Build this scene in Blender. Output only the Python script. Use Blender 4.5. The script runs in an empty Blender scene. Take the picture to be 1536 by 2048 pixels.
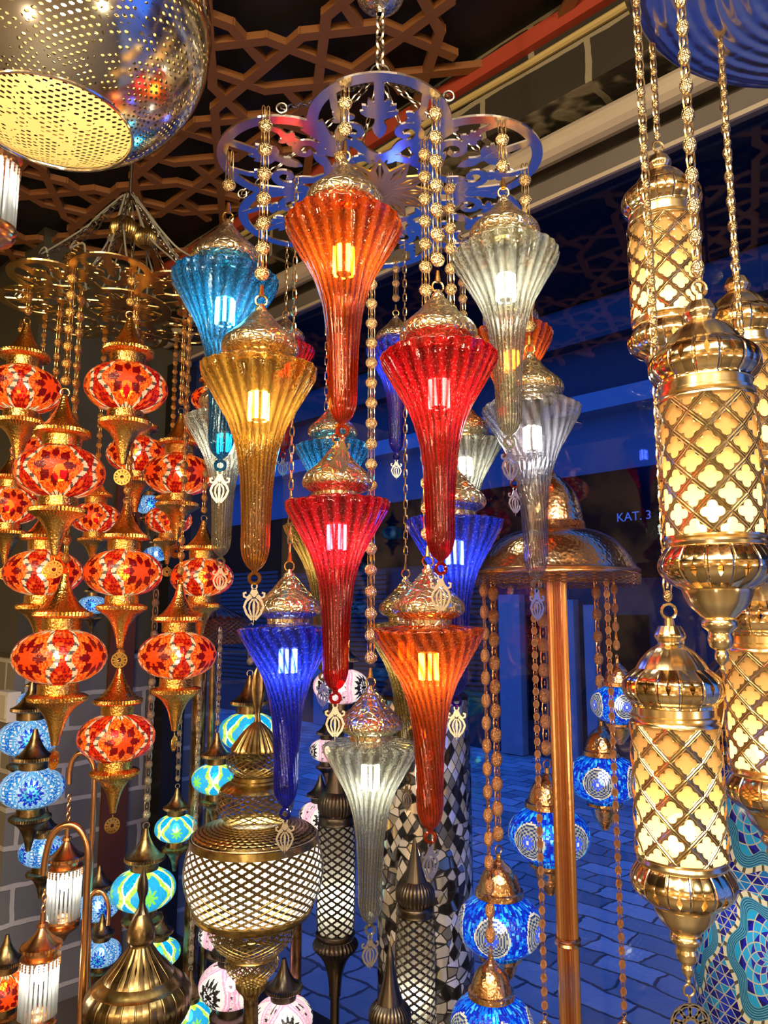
import bpy, math, random
import numpy as np
from mathutils import Vector, Matrix
random.seed(7)
PI = math.pi; TAU = 2*PI
SC = bpy.context.scene; COL = SC.collection

# ------------------------------------------------------------------ camera, sky, lights, exposure
F = 1479.0; PITCH = math.radians(8); CP, SP = math.cos(PITCH), math.sin(PITCH); EYE = 1.6
cam_d = bpy.data.cameras.new('camera'); cam = bpy.data.objects.new('camera', cam_d); COL.objects.link(cam)
cam_d.sensor_fit = 'VERTICAL'; cam_d.sensor_height = 24; cam_d.lens = 24*F/2048; cam_d.clip_start = .02
cam.location = (0, 0, EYE); cam.rotation_euler = (PI/2+PITCH, 0, 0); SC.camera = cam
SC.view_settings.view_transform = 'Standard'; SC.view_settings.look = 'None'
SC.view_settings.exposure = 0.2; SC.view_settings.gamma = 1; SC.view_settings.use_curve_mapping = False
w = bpy.data.worlds.new('dusk sky'); SC.world = w; w.use_nodes = True
w.node_tree.nodes['Background'].inputs[0].default_value = (.014, .125, .72, 1)
w.node_tree.nodes['Background'].inputs[1].default_value = 2.0
cy = SC.cycles
cy.max_bounces = 8; cy.diffuse_bounces = 2; cy.glossy_bounces = 3; cy.transmission_bounces = 3
cy.transparent_max_bounces = 28; cy.sample_clamp_indirect = 4; cy.sample_clamp_direct = 0
cy.caustics_reflective = False; cy.caustics_refractive = False; cy.use_denoising = True
cy.blur_glossy = .5

BULB = 62.0                                   # strength of the bulbs inside the lamps
# the shop's other lamps, behind and beside the photographer
for i, (x, y, z, p, r, c) in enumerate([
        (-1.3, -.5, 2.5, 20, .06, (1, .72, .38)), (-.5, -1.0, 2.9, 22, .05, (1, .85, .6)), (.5, -.7, 2.6, 22, .06, (1, .78, .45)),
        (1.3, -.9, 2.9, 18, .05, (1, .9, .72)), (-.9, -1.8, 2.2, 20, .07, (1, .62, .3)), (.9, -1.9, 2.1, 20, .07, (1, .75, .42)),
        (0, -1.6, 1.2, 16, .08, (1, .7, .4)), (-1.7, .3, 1.7, 11, .05, (1, .7, .4)), (1.9, -.8, 1.0, 14, .05, (1, .82, .55)),
        (-.5, -.5, .9, 7, .05, (1, .75, .5)), (.35, -.3, 3.0, 14, .05, (1, .95, .85)), (-1.6, -.9, 2.5, 12, .05, (1, .75, .45))]):
    ld = bpy.data.lights.new('shop_lamp', 'POINT'); ld.energy = p*1.7; ld.shadow_soft_size = r; ld.color = c
    lo = bpy.data.objects.new('shop_lamp', ld); lo.location = (x, y, z); COL.objects.link(lo)
for i, (x, y, p) in enumerate([(0, -1.0, 100), (-1.2, -.2, 40)]):
    ld = bpy.data.lights.new('ceiling_panel', 'AREA'); ld.energy = p; ld.size = 1.0; ld.color = (1, .86, .62)
    lo = bpy.data.objects.new('ceiling_panel', ld); lo.location = (x, y, 3.15); COL.objects.link(lo)

# ------------------------------------------------------------------ pixel rays
def ray(px, py):
    a = (px-768)/F; b = (1024-py)/F
    return Vector((a, CP-b*SP, SP+b*CP))
def at_t(px, py, t):
    r = ray(px, py)*t; return Vector((r.x, r.y, r.z+EYE))
def zat(py, Y):
    r = ray(768, py); return EYE + Y*r.z/r.y
def tz(Y, z): return Y*CP + (z-EYE)*SP
U = Vector((-math.sin(math.radians(46)), math.cos(math.radians(46)), 0)); NN = Vector((U.y, -U.x, 0))
def uv(u, n, z=0): return U*u + NN*n + Vector((0, 0, z))
def onplane(px, py, c):
    r = ray(px, py); t = c/r.dot(NN); p = r*t
    return p.dot(U), EYE+p.z

# ------------------------------------------------------------------ mesh helpers
class MB:
    def __init__(s): s.v = []; s.f = []; s.uv = None; s.col = None; s.fat = 1; s.jit = 0; s.k = 0
    def add(s, vs, fs):
        n = len(s.v); s.v += [tuple(p) for p in vs]; s.f += [tuple(i+n for i in f) for f in fs]; return s
    def box(s, lo, hi):
        x0, y0, z0 = lo; x1, y1, z1 = hi
        return s.add([(x0,y0,z0),(x1,y0,z0),(x1,y1,z0),(x0,y1,z0),(x0,y0,z1),(x1,y0,z1),(x1,y1,z1),(x0,y1,z1)],
                     [(3,2,1,0),(4,5,6,7),(0,1,5,4),(1,2,6,5),(2,3,7,6),(3,0,4,7)])
    def ubox(s, u0, u1, n0, n1, z0, z1):
        P = [uv(a, b, c) for c in (z0, z1) for a, b in ((u0,n0),(u0,n1),(u1,n1),(u1,n0))]
        return s.add(P, [(3,2,1,0),(4,5,6,7),(0,1,5,4),(1,2,6,5),(2,3,7,6),(3,0,4,7)])
    def tube(s, pts, r, k=8, closed=False):
        pts = [Vector(p) for p in pts]; n = len(pts); rings = []; side = None
        for i, p in enumerate(pts):
            if closed: d = pts[(i+1) % n]-pts[i-1]
            else: d = pts[min(i+1, n-1)]-pts[max(i-1, 0)]
            d.normalize()
            if side is None: side = d.orthogonal().normalized()
            side = (side - d*side.dot(d)).normalized(); up = d.cross(side)
            rr = r[i] if isinstance(r, (list, tuple)) else r
            rings.append([p + side*(rr*math.cos(TAU*j/k)) + up*(rr*math.sin(TAU*j/k)) for j in range(k)])
        vs = [q for R_ in rings for q in R_]; fs = []
        for i in range(n if closed else n-1):
            a = i*k; b = ((i+1) % n)*k
            for j in range(k): fs.append((a+j, a+(j+1) % k, b+(j+1) % k, b+j))
        if not closed: fs += [tuple(range(k))[::-1], tuple(range((n-1)*k, n*k))]
        return s.add(vs, fs)
    def ring(s, c, R_, r, n=16, k=6, axis='y', sx=1, sz=1):
        P = []
        for i in range(n):
            a = TAU*i/n; x, z = R_*sx*math.cos(a), R_*sz*math.sin(a)
            P.append((c[0]+x, c[1], c[2]+z) if axis == 'y' else (c[0], c[1]+x, c[2]+z) if axis == 'x' else (c[0]+x, c[1]+z, c[2]))
        return s.tube(P, r, k, True)
    def ribbon(s, pts, wd, z0, z1, closed=False):
        if s.jit: s.k += 1; z0 -= s.jit*(s.k*.618 % 1); z1 += s.jit*(s.k*.414 % 1)
        if s.fat != 1: wd = [x*s.fat for x in wd] if isinstance(wd, (list, tuple)) else wd*s.fat
        n = len(pts); L = []; R_ = []
        for i in range(n):
            if closed: a, b = pts[i-1], pts[(i+1) % n]
            else: a, b = pts[max(i-1, 0)], pts[min(i+1, n-1)]
            dx, dy = b[0]-a[0], b[1]-a[1]; m = math.hypot(dx, dy) or 1
            ww = (wd[i] if isinstance(wd, (list, tuple)) else wd)/2
            nx, ny = -dy/m*ww, dx/m*ww
            L.append((pts[i][0]+nx, pts[i][1]+ny)); R_.append((pts[i][0]-nx, pts[i][1]-ny))
        vs = []
        for i in range(n): vs += [(*L[i], z0), (*R_[i], z0), (*R_[i], z1), (*L[i], z1)]
        fs = []
        for i in range(n if closed else n-1):
            a = i*4; b = ((i+1) % n)*4
            for j in range(4): fs.append((a+j, b+j, b+(j+1) % 4, a+(j+1) % 4))
        if not closed: fs += [(0,1,2,3), ((n-1)*4+3, (n-1)*4+2, (n-1)*4+1, (n-1)*4)]
        return s.add(vs, fs)
    def prism(s, poly, z0, z1):
        n = len(poly)
        if s.jit: s.k += 1; z0 -= s.jit*(s.k*.618 % 1); z1 += s.jit*(s.k*.414 % 1)
        if sum(poly[i-1][0]*poly[i][1]-poly[i][0]*poly[i-1][1] for i in range(n)) < 0: poly = poly[::-1]
        return s.add([(x, y, z0) for x, y in poly]+[(x, y, z1) for x, y in poly],
                     [tuple(range(n))[::-1], tuple(range(n, 2*n))]+[(i, (i+1) % n, n+(i+1) % n, n+i) for i in range(n)])
    def rot_up(s):
        s.v = [(x, -z, y) for x, y, z in s.v]; return s
    def mesh(s, name, mat, smooth=True, sharp=40):
        me = bpy.data.meshes.new(name); me.from_pydata(s.v, [], s.f)
        if mat: me.materials.append(mat)
        if s.uv is not None:
            l = me.uv_layers.new(name='UVMap'); l.data.foreach_set('uv', np.asarray(s.uv, 'f').ravel())
        if s.col is not None:
            a = me.color_attributes.new('tile', 'FLOAT_COLOR', 'CORNER')
            c = np.repeat(np.concatenate([s.col, np.ones((len(s.col), 1))], 1), 4, 0); a.data.foreach_set('color', c.astype('f').ravel())
        if smooth:
            me.polygons.foreach_set('use_smooth', [True]*len(me.polygons)); me.set_sharp_from_angle(angle=math.radians(sharp))
        me.update(); return me

def cr(pts, n=4):                     # Catmull-Rom through profile points
    out = []
    P = [pts[0]]+list(pts)+[pts[-1]]
    for i in range(1, len(P)-2):
        p0, p1, p2, p3 = P[i-1:i+3]
        for k in range(n):
            t = k/n
            out.append(tuple(max(0, .5*(2*p1[j]+(p2[j]-p0[j])*t+(2*p0[j]-5*p1[j]+4*p2[j]-p3[j])*t*t+(3*p1[j]-p0[j]-3*p2[j]+p3[j])*t**3)) if j == 0
                       else .5*(2*p1[j]+(p2[j]-p0[j])*t+(2*p0[j]-5*p1[j]+4*p2[j]-p3[j])*t*t+(3*p1[j]-p0[j]-3*p2[j]+p3[j])*t**3) for j in range(2)))
    out.append(tuple(pts[-1])); return out

def lathe(prof, segs=48, rib=None, colfn=None):
    """prof: (r, z) from top to bottom; rib(theta, i, r, z) -> (r, z); UV = (turns, metres along profile)"""
    prof = [tuple(p) for p in prof]; n = len(prof); th = np.arange(segs)*TAU/segs
    b = MB(); vs = []
    for i, (r, z) in enumerate(prof):
        if rib is not None:
            rr, zz = rib(th, i/(n-1), r, z)
            rr = np.broadcast_to(rr, th.shape); zz = np.broadcast_to(zz, th.shape)
        else: rr = np.full(segs, r); zz = np.full(segs, z)
        vs.append(np.stack([rr*np.cos(th), rr*np.sin(th), zz], 1))
    b.v = [tuple(p) for p in np.concatenate(vs).tolist()]
    L = [0]
    for i in range(1, n): L.append(L[-1]+math.hypot(prof[i][0]-prof[i-1][0], prof[i][1]-prof[i-1][1]))
    fs = []; uvs = []; cols = []
    for i in range(n-1):
        for j in range(segs):
            k = (j+1) % segs
            fs.append((i*segs+j, (i+1)*segs+j, (i+1)*segs+k, i*segs+k))
            u0, u1 = j/segs, (j+1)/segs
            uvs += [(u0, L[i]), (u0, L[i+1]), (u1, L[i+1]), (u1, L[i])]
    b.f = fs; b.uv = uvs
    if colfn is not None:
        ii, jj = np.meshgrid(np.arange(n-1), np.arange(segs), indexing='ij')
        tt = (jj.ravel()+.5)*TAU/segs; ff = (ii.ravel()+.5)/(n-1)
        zz = np.array([(prof[i][1]+prof[i+1][1])/2 for i in range(n-1)])[ii.ravel()]
        rr = np.array([(prof[i][0]+prof[i+1][0])/2 for i in range(n-1)])[ii.ravel()]
        b.col = colfn(tt, ff, rr, zz)
    return b

def flutes(n, amp, twist=0.0, p=1.0):
    return lambda th, f, r, z: (r*(1+amp*np.abs(np.cos((th+twist*z)*n/2))**p-amp/2), z)

def ob(name, me, parent=None, loc=(0,0,0), rot=None, scale=None, mat=None):
    o = bpy.data.objects.new(name, me); COL.objects.link(o); o.parent = parent; o.location = loc
    if rot: o.rotation_euler = rot
    if scale: o.scale = (scale,)*3 if not isinstance(scale, (tuple, list)) else scale
    return o
def tag(o, label=None, cat=None, group=None, kind=None):
    if label: o['label'] = label
    if cat: o['category'] = cat
    if group: o['group'] = group
    if kind: o['kind'] = kind
    return o
def thing(name, label, cat, loc, group=None, rz=0, scale=1):
    o = bpy.data.objects.new(name, None); COL.objects.link(o); o.location = loc; o.rotation_euler = (0, 0, rz)
    o.scale = (scale,)*3; o.empty_display_size = .05
    return tag(o, label, cat, group)
def struct(name, mb, mat, label=None, smooth=False):
    o = ob(name, mb.mesh(name, mat, smooth)); tag(o, label, kind='structure'); return o

# ------------------------------------------------------------------ node helpers
class X:
    def __init__(s, T, v): s.T = T; s.v = v
    def __add__(a, b): return a.T.m('ADD', a, b)
    __radd__ = __add__
    def __sub__(a, b): return a.T.m('SUBTRACT', a, b)
    def __rsub__(a, b): return a.T.m('SUBTRACT', b, a)
    def __mul__(a, b): return a.T.m('MULTIPLY', a, b)
    __rmul__ = __mul__
    def __truediv__(a, b): return a.T.m('DIVIDE', a, b)
    def __lt__(a, b): return a.T.m('LESS_THAN', a, b)
    def __gt__(a, b): return a.T.m('GREATER_THAN', a, b)
class Tree:
    def __init__(s, name):
        s.mat = bpy.data.materials.new(name); s.mat.use_nodes = True; s.nt = s.mat.node_tree; s.nt.nodes.clear()
        s.out = s.nt.nodes.new('ShaderNodeOutputMaterial')
    def node(s, typ, **kw):
        n = s.nt.nodes.new(typ)
        for k, v in kw.items(): setattr(n, k, v)
        return n
    def put(s, sock, v):
        if isinstance(v, X): v = v.v
        if isinstance(v, bpy.types.NodeSocket): s.nt.links.new(v, sock)
        elif v is not None:
            if isinstance(v, (tuple, list)) and len(v) == 3 and len(sock.default_value) == 4: v = (*v, 1)
            sock.default_value = v
    def m(s, op, a, b=None, c=None, clamp=False):
        n = s.node('ShaderNodeMath', operation=op, use_clamp=clamp)
        for i, v in enumerate((a, b, c)):
            if v is not None: s.put(n.inputs[i], v)
        return X(s, n.outputs[0])
    def f(s, op, a): return s.m(op, a)
    def sock(s, v): return X(s, v)
    def uv(s):
        n = s.node('ShaderNodeTexCoord'); x = s.node('ShaderNodeSeparateXYZ'); s.nt.links.new(n.outputs['UV'], x.inputs[0])
        return X(s, x.outputs[0]), X(s, x.outputs[1])
    def obj(s): return s.node('ShaderNodeTexCoord').outputs['Object']
    def xyz(s, v):
        x = s.node('ShaderNodeSeparateXYZ'); s.put(x.inputs[0], v); return [X(s, o) for o in x.outputs]
    def vec(s, a, b, c):
        n = s.node('ShaderNodeCombineXYZ')
        for i, v in enumerate((a, b, c)): s.put(n.inputs[i], v)
        return n.outputs[0]
    def noise(s, vec=None, scale=5, detail=2, rough=.5, dist=0):
        n = s.node('ShaderNodeTexNoise'); s.put(n.inputs['Vector'], vec if vec is not None else s.obj())
        n.inputs['Scale'].default_value = scale; n.inputs['Detail'].default_value = detail
        n.inputs['Roughness'].default_value = rough; n.inputs['Distortion'].default_value = dist
        return X(s, n.outputs[0])
    def vor(s, vec=None, scale=5, feature='F1', out='Distance', rnd=1):
        n = s.node('ShaderNodeTexVoronoi', feature=feature); s.put(n.inputs['Vector'], vec if vec is not None else s.obj())
        n.inputs['Scale'].default_value = scale; n.inputs['Randomness'].default_value = rnd
        return n.outputs[out]
    def ramp(s, v, *stops, interp='LINEAR'):
        n = s.node('ShaderNodeValToRGB'); s.put(n.inputs[0], v); r = n.color_ramp; r.interpolation = interp
        while len(r.elements) < len(stops): r.elements.new(.5)
        for e, (p, c) in zip(r.elements, stops):
            e.position = p; e.color = (*c, 1) if isinstance(c, (tuple, list)) else (c, c, c, 1)
        return n.outputs[0]
    def mix(s, f, a, b, mode='MIX'):
        n = s.node('ShaderNodeMix', data_type='RGBA', blend_type=mode); s.put(n.inputs[0], f); s.put(n.inputs[6], a); s.put(n.inputs[7], b)
        return n.outputs[2]
    def bump(s, h, strength=.5, dist=.002):
        n = s.node('ShaderNodeBump'); n.inputs['Strength'].default_value = strength; n.inputs['Distance'].default_value = dist
        s.put(n.inputs['Height'], h); return n.outputs[0]
    def bsdf(s, base, metal=0, rough=.4, normal=None, emit=None, es=0, coat=0, spec=None):
        n = s.node('ShaderNodeBsdfPrincipled'); s.put(n.inputs['Base Color'], base); s.put(n.inputs['Metallic'], metal)
        s.put(n.inputs['Roughness'], rough); s.put(n.inputs['Normal'], normal)
        if emit is not None: s.put(n.inputs['Emission Color'], emit); s.put(n.inputs['Emission Strength'], es)
        if coat: n.inputs['Coat Weight'].default_value = coat
        if spec is not None: n.inputs['Specular IOR Level'].default_value = spec
        return n.outputs[0]
    def sh(s, typ, color, **kw):
        n = s.node(typ); s.put(n.inputs[0], color)
        for k, v in kw.items(): s.put(n.inputs[k], v)
        return n.outputs[0]
    def mixs(s, f, a, b):
        n = s.node('ShaderNodeMixShader'); s.put(n.inputs[0], f); s.nt.links.new(a, n.inputs[1]); s.nt.links.new(b, n.inputs[2])
        return n.outputs[0]
    def fres(s, ior=1.5, normal=None):
        g = s.node('ShaderNodeNewGeometry'); d = s.node('ShaderNodeVectorMath', operation='DOT_PRODUCT')      # two-sided Schlick
        s.put(d.inputs[0], normal if normal is not None else g.outputs['Normal']); s.put(d.inputs[1], g.outputs['Incoming'])
        f0 = ((ior-1)/(ior+1))**2; c = s.m('SUBTRACT', 1.0, s.m('ABSOLUTE', X(s, d.outputs['Value'])), clamp=True)
        return s.m('POWER', c, 5.0)*(1-f0)+f0
    def done(s, sh): s.nt.links.new(sh, s.out.inputs[0]); return s.mat

def metal(name, col, rough=.25, hammer=0, patina=None, scale=160, bumpd=.0015, fine=0):
    T = Tree(name); nrm = None; base = col
    if hammer:
        h = T.vor(scale=scale, feature='SMOOTH_F1'); nrm = T.bump(h, hammer, bumpd)
    elif fine:
        nrm = T.bump(T.noise(scale=fine, detail=3), .35, .001)
    if patina:
        base = T.mix(T.ramp(T.noise(scale=28, detail=4, rough=.65), (.42, 0), (.62, 1)), patina, col)
    return T.done(T.bsdf(base, 1, rough, nrm))
def paint(name, col, rough=.6, spec=.3):
    T = Tree(name); return T.done(T.bsdf(col, 0, rough, spec=spec))

M = {}
M['gold'] = metal('polished gold', (.86, .56, .17), .16, fine=60)
M['gold_hammer'] = metal('embossed gold', (.84, .48, .12), .22, hammer=.8, scale=220)
M['gold_pale'] = metal('pale gold', (.95, .76, .42), .2, fine=40)
M['bead'] = metal('filigree gold', (.88, .66, .32), .26, hammer=1, scale=420, bumpd=.003)
M['bead_gold'] = metal('filigree warm gold', (.86, .50, .14), .28, hammer=1, scale=420, bumpd=.003)
M['bead_copper'] = metal('filigree copper', (.80, .40, .17), .3, hammer=1, scale=520, bumpd=.003)
M['bead_grey'] = metal('filigree grey brass', (.52, .46, .34), .35, hammer=1, scale=420, bumpd=.003)
M['mirror'] = metal('polished steel', (.90, .89, .87), .17, fine=14)
M['mirror_gold'] = metal('polished brass plate', (.92, .66, .26), .2, fine=14)
M['silver'] = metal('mirror silver', (.85, .84, .80), .1, fine=25)
M['copper'] = metal('copper', (.78, .40, .18), .24, fine=80)
M['copper_hammer'] = metal('hammered copper', (.80, .50, .26), .2, hammer=.5, scale=150, bumpd=.002)
M['bronze'] = metal('aged bronze', (.42, .30, .14), .3, patina=(.16, .11, .05), fine=80)
M['brass'] = metal('antique brass', (.60, .45, .17), .28, patina=(.30, .21, .07), fine=60)
M['dark_metal'] = metal('blackened metal', (.12, .10, .08), .3)
M['steel_chain'] = metal('dark nickel', (.34, .30, .24), .25)
M['pewter'] = metal('pewter', (.62, .58, .50), .3, fine=60)
M['copper_dark'] = metal('dark copper', (.42, .22, .12), .3, patina=(.15, .09, .06), fine=80)
M['wire'] = paint('grey cable', (.22, .20, .15))
M['socket'] = paint('white plastic', (.75, .72, .66), .4)
M['black'] = paint('black paint', (.012, .011, .010), .35)

def mercury(name, col):
    T = Tree(name); o = T.obj()
    cells = T.vor(o, 95, 'F1', 'Color'); e = T.vor(o, 95, 'DISTANCE_TO_EDGE')
    nrm = T.bump(T.m('ADD', X(T, T.xyz(cells)[0].v)*.8, T.m('MINIMUM', X(T, e), .12)*3), .55, .004)
    c = T.mix(T.ramp(T.noise(o, 60, 3), (.45, 0), (.6, 1)), tuple(x*.75 for x in col), col)
    return T.done(T.bsdf(c, .95, .15, nrm))
M['cap'] = mercury('mercury glass silver gold', (.95, .82, .54))
M['cap_silver'] = mercury('mercury glass silver', (.88, .86, .80))

def blown(name, col, glow, streak=1.0, speck=True, clear=.45, tw=0):
    """thin blown glass: tinted see-through, streaks and flecks along the flutes, glossy skin"""
    T = Tree(name); u, v = T.uv()
    st = T.noise(T.vec(u*60, v*9, 0), 1, 3, .65)
    fl = T.noise(T.vec(u*150, v*260, 2), 1, 2, .5)
    zo = T.m('MINIMUM', T.xyz(T.obj())[2], 0.0)
    rib = T.m('ABSOLUTE', T.m('SINE', (u*26 + zo*(tw*24.8))*PI))      # 1 on the crest between two flutes
    st = st*.55 + T.m('POWER', rib, 2.2)*.26 + .17
    nrm = T.bump(T.noise(T.vec(u*60, v*14, 0), 1, 2, .5) + fl*.25, .28*streak, .003)
    tint = T.mix(T.ramp(st, (.38, 0), (.72, 1)), tuple(c**.8 for c in col), tuple(c**1.8*.45 for c in col))
    trans = T.sh('ShaderNodeBsdfTransparent', tint)
    dk = tuple(g*.8 for g in glow)
    gl = T.mix(T.ramp(fl, (.56, 0), (.64, 1)), dk, tuple(min(1, g*1.0+.18) for g in glow)) if speck else dk
    tl = T.sh('ShaderNodeBsdfTranslucent', gl, Normal=nrm)
    df = T.sh('ShaderNodeBsdfDiffuse', dk)
    body = T.mixs(.12, tl, df)
    k = T.sock(T.ramp(st, (.34, min(1, (1-clear)*.85)), (.72, (1-clear)*.22)))
    body = T.mixs(k, trans, body)
    glo = T.sh('ShaderNodeBsdfGlossy', tuple(.55+.45*c for c in col), Roughness=.05, Normal=nrm)
    fr = T.m('MULTIPLY_ADD', T.fres(1.5, nrm), 1.5, .012, clamp=True)
    return T.done(T.mixs(fr, body, glo))
GLP = {
 'orange': (('orange blown glass', (.96, .22, .02), (1, .15, .004)), dict(clear=.42)),
 'amber': (('amber blown glass', (.95, .62, .14), (.95, .50, .07)), dict(clear=.5)),
 'red': (('red blown glass', (.88, .02, .03), (.90, .006, .015)), dict(clear=.4)),
 'turquoise': (('turquoise blown glass', (.05, .52, .80), (.01, .40, .80)), dict(clear=.5)),
 'blue': (('cobalt blown glass', (.05, .10, .90), (.015, .05, .95)), dict(clear=.45)),
 'silver': (('silver gold blown glass', (.90, .90, .72), (.85, .80, .52)), dict(clear=.52)),
 'clear': (('clear blown glass', (.94, .93, .92), (.78, .74, .72)), dict(clear=.7, speck=False)),
 'olive': (('olive gold blown glass', (.70, .58, .24), (.62, .44, .12)), dict(clear=.5)),
}
GL_ = {}
def glass(c, var=0):
    if (c, var) not in GL_: GL_[(c, var)] = blown(*GLP[c][0], tw=(.15, .9, -.35)[var], **GLP[c][1])
    return GL_[(c, var)]
def emit(name, col, k):
    T = Tree(name); n = T.node('ShaderNodeEmission'); T.put(n.inputs[0], col); n.inputs[1].default_value = k; return T.done(n.outputs[0])
M['led_warm'] = emit('warm led', (1, .80, .50), BULB*.8); M['led_cool'] = emit('cool led', (.92, .95, 1), BULB*.8)
M['led_hot'] = emit('lamp bulb', (1, .74, .42), BULB*.46); M['led_white'] = emit('white lamp bulb', (1, .93, .80), BULB*.7)
M['led_soft'] = emit('soft lamp bulb', (1, .78, .46), BULB*.75)

def mosaic(name, gain=1.0, clear=.12, rough=.25):
    T = Tree(name); a = T.node('ShaderNodeVertexColor', layer_name='tile').outputs[0]
    u, v = T.uv(); g = T.vor(T.vec(u*70, v*140, 0), 1, 'DISTANCE_TO_EDGE')
    nrm = T.bump(T.m('MINIMUM', X(T, g), .15), .6, .004)
    tl = T.sh('ShaderNodeBsdfTranslucent', a); df = T.sh('ShaderNodeBsdfDiffuse', a); tr = T.sh('ShaderNodeBsdfTransparent', a)
    b = T.mixs(clear, T.mixs(.35, tl, df), tr)
    glo = T.sh('ShaderNodeBsdfGlossy', (1, 1, 1), Roughness=rough, Normal=nrm)
    return T.done(T.mixs(T.m('MULTIPLY_ADD', T.fres(1.45, nrm), .8, .01, clamp=True), b, glo))
M['mosaic'] = mosaic('lit mosaic glass'); M['mosaic_dim'] = mosaic('mosaic glass', clear=.06)

def quatre(T, U_, V_, a=.17, r=.13):
    """staggered quatrefoils; returns hole mask and distance to the diamond cell border"""
    p = T.m('FRACT', U_+V_)-.5; q = T.m('FRACT', U_-V_)-.5
    du = T.m('ABSOLUTE', (p+q)*.5); dv = T.m('ABSOLUTE', (p-q)*.5)
    d1 = T.m('SQRT', (du-a)*(du-a)+dv*dv); d2 = T.m('SQRT', (dv-a)*(dv-a)+du*du)
    d = T.m('MINIMUM', d1, d2); d = T.m('MINIMUM', d, T.m('SQRT', du*du+dv*dv)*1.0)
    border = T.m('MAXIMUM', T.m('ABSOLUTE', p), T.m('ABSOLUTE', q))
    return d < r, border
def pierced(name, col, nu, dv_, rough=.25, a=.17, r=.13, ridge=True, patina=None):
    """metal sheet with quatrefoil holes: nu columns round, dv_ metres per row"""
    T = Tree(name); u, v = T.uv(); hole, bd = quatre(T, u*nu, v/dv_, a, r)
    h = T.m('SMOOTH_MAX', T.m('GREATER_THAN', bd, .43), 0.0, .1) if ridge else bd
    hh = T.sock(T.ramp(bd, (.34, 0), (.40, 1), (.44, .2), (.5, .9)))
    nrm = T.bump(hh, .8, .003)
    base = col if not patina else T.mix(T.ramp(bd, (.30, 0), (.46, 1)), patina, col)
    s = T.bsdf(base, 1, rough, nrm)
    return T.done(T.mixs(hole, s, T.sh('ShaderNodeBsdfTransparent', (1, 1, 1))))
M['pierce_gold'] = pierced('pierced gold lattice', (.88, .64, .28), 9, .041, .26, .185, .14)
M['pierce_brass'] = pierced('pierced brass', (.52, .38, .14), 30, .0175, .28, .165, .118, patina=(.2, .14, .05))
M['pierce_brass_f'] = pierced('finely pierced brass', (.55, .41, .16), 22, .0115, .28, .16, .14, patina=(.22, .15, .05))
M['pierce_black'] = pierced('pierced black metal', (.22, .19, .15), 11, .021, .22, .16, .14, patina=(.06, .05, .04))
M['pierce_copper'] = pierced('pierced copper', (.72, .38, .18), 46, .006, .25, .15, .14)
M['pierce_bronze'] = pierced('pierced bronze', (.45, .30, .16), 20, .02, .3, .15, .14)
def teardrops(name, col, n, vc, hh, rough=.28, hw=.14, patina=None):
    T = Tree(name); u, v = T.uv(); x = T.m('ABSOLUTE', T.m('FRACT', u*n)-.5); y = T.m('ABSOLUTE', (v-vc)/hh)
    hole = (x/hw + y) < 1
    b = T.bump(T.ramp(x, (.0, .2), (.42, .7), (.47, 0), (.5, 0)), .7, .003)
    base = col if not patina else T.mix(T.ramp(T.noise(scale=26, detail=4), (.4, 0), (.65, 1)), patina, col)
    return T.done(T.mixs(hole, T.bsdf(base, 1, rough, b), T.sh('ShaderNodeBsdfTransparent', (1, 1, 1))))
def glow_liner(name, col, tr=.0):
    T = Tree(name); a = T.sh('ShaderNodeBsdfTranslucent', col); d = T.sh('ShaderNodeBsdfDiffuse', col)
    return T.done(T.mixs(tr, T.mixs(.3, a, d), T.sh('ShaderNodeBsdfTransparent', col)))
M['liner_gold'] = glow_liner('frosted amber liner', (1, .64, .25), .06)
M['liner_white'] = glow_liner('white fabric liner', (.96, .93, .86)); M['liner_grey'] = glow_liner('frosted liner', (.88, .88, .74), .12)

def tglass(name, col, k=.4, rough=.06):
    T = Tree(name); u = T.fres(1.45)
    b = T.mixs(k, T.sh('ShaderNodeBsdfTransparent', (.93, .95, .95)), T.sh('ShaderNodeBsdfTranslucent', col))
    return T.done(T.mixs(T.m('MULTIPLY_ADD', u, 1.2, .03, clamp=True), b, T.sh('ShaderNodeBsdfGlossy', (1, 1, 1), Roughness=rough)))
M['rod'] = tglass('glass rod', (.9, .92, .9), .38); M['pane'] = None
T = Tree('window glass')
M['pane'] = T.done(T.mixs(T.m('MULTIPLY_ADD', T.fres(1.5), 1.0, .0, clamp=True), T.sh('ShaderNodeBsdfTransparent', (.90, .94, .97)), T.sh('ShaderNodeBsdfGlossy', (1, 1, 1), Roughness=.0)))

# perforated globe: dotted fields separated by plain bands
def dots(name, inner):
    T = Tree(name); u, v = T.uv(); o = T.obj()
    U_ = u*125; V_ = v/.0048
    p = T.m('FRACT', U_*.5+V_*.5)-.5; q = T.m('FRACT', U_*.5-V_*.5)-.5
    d = T.m('SQRT', (p+q)*(p+q)*.25*1.4+(p-q)*(p-q)*.25*1.4)
    e = X(T, T.vor(T.mix(.25, o, T.node('ShaderNodeTexNoise').outputs[1], 'ADD'), 11, 'DISTANCE_TO_EDGE'))
    hole = (d < .235)*(e > .06)*(v > .03)*(v < .585)
    if inner: s = T.bsdf((.62, .50, .24), 0, .5)
    else: s = T.bsdf((.80, .76, .66), 1, .14, T.bump(T.noise(o, 9, 1), .25, .01))
    return T.done(T.mixs(hole, s, T.sh('ShaderNodeBsdfTransparent', (1, 1, 1))))
M['dots_out'] = dots('perforated silver', False); M['dots_in'] = dots('perforated inner face', True)

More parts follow.
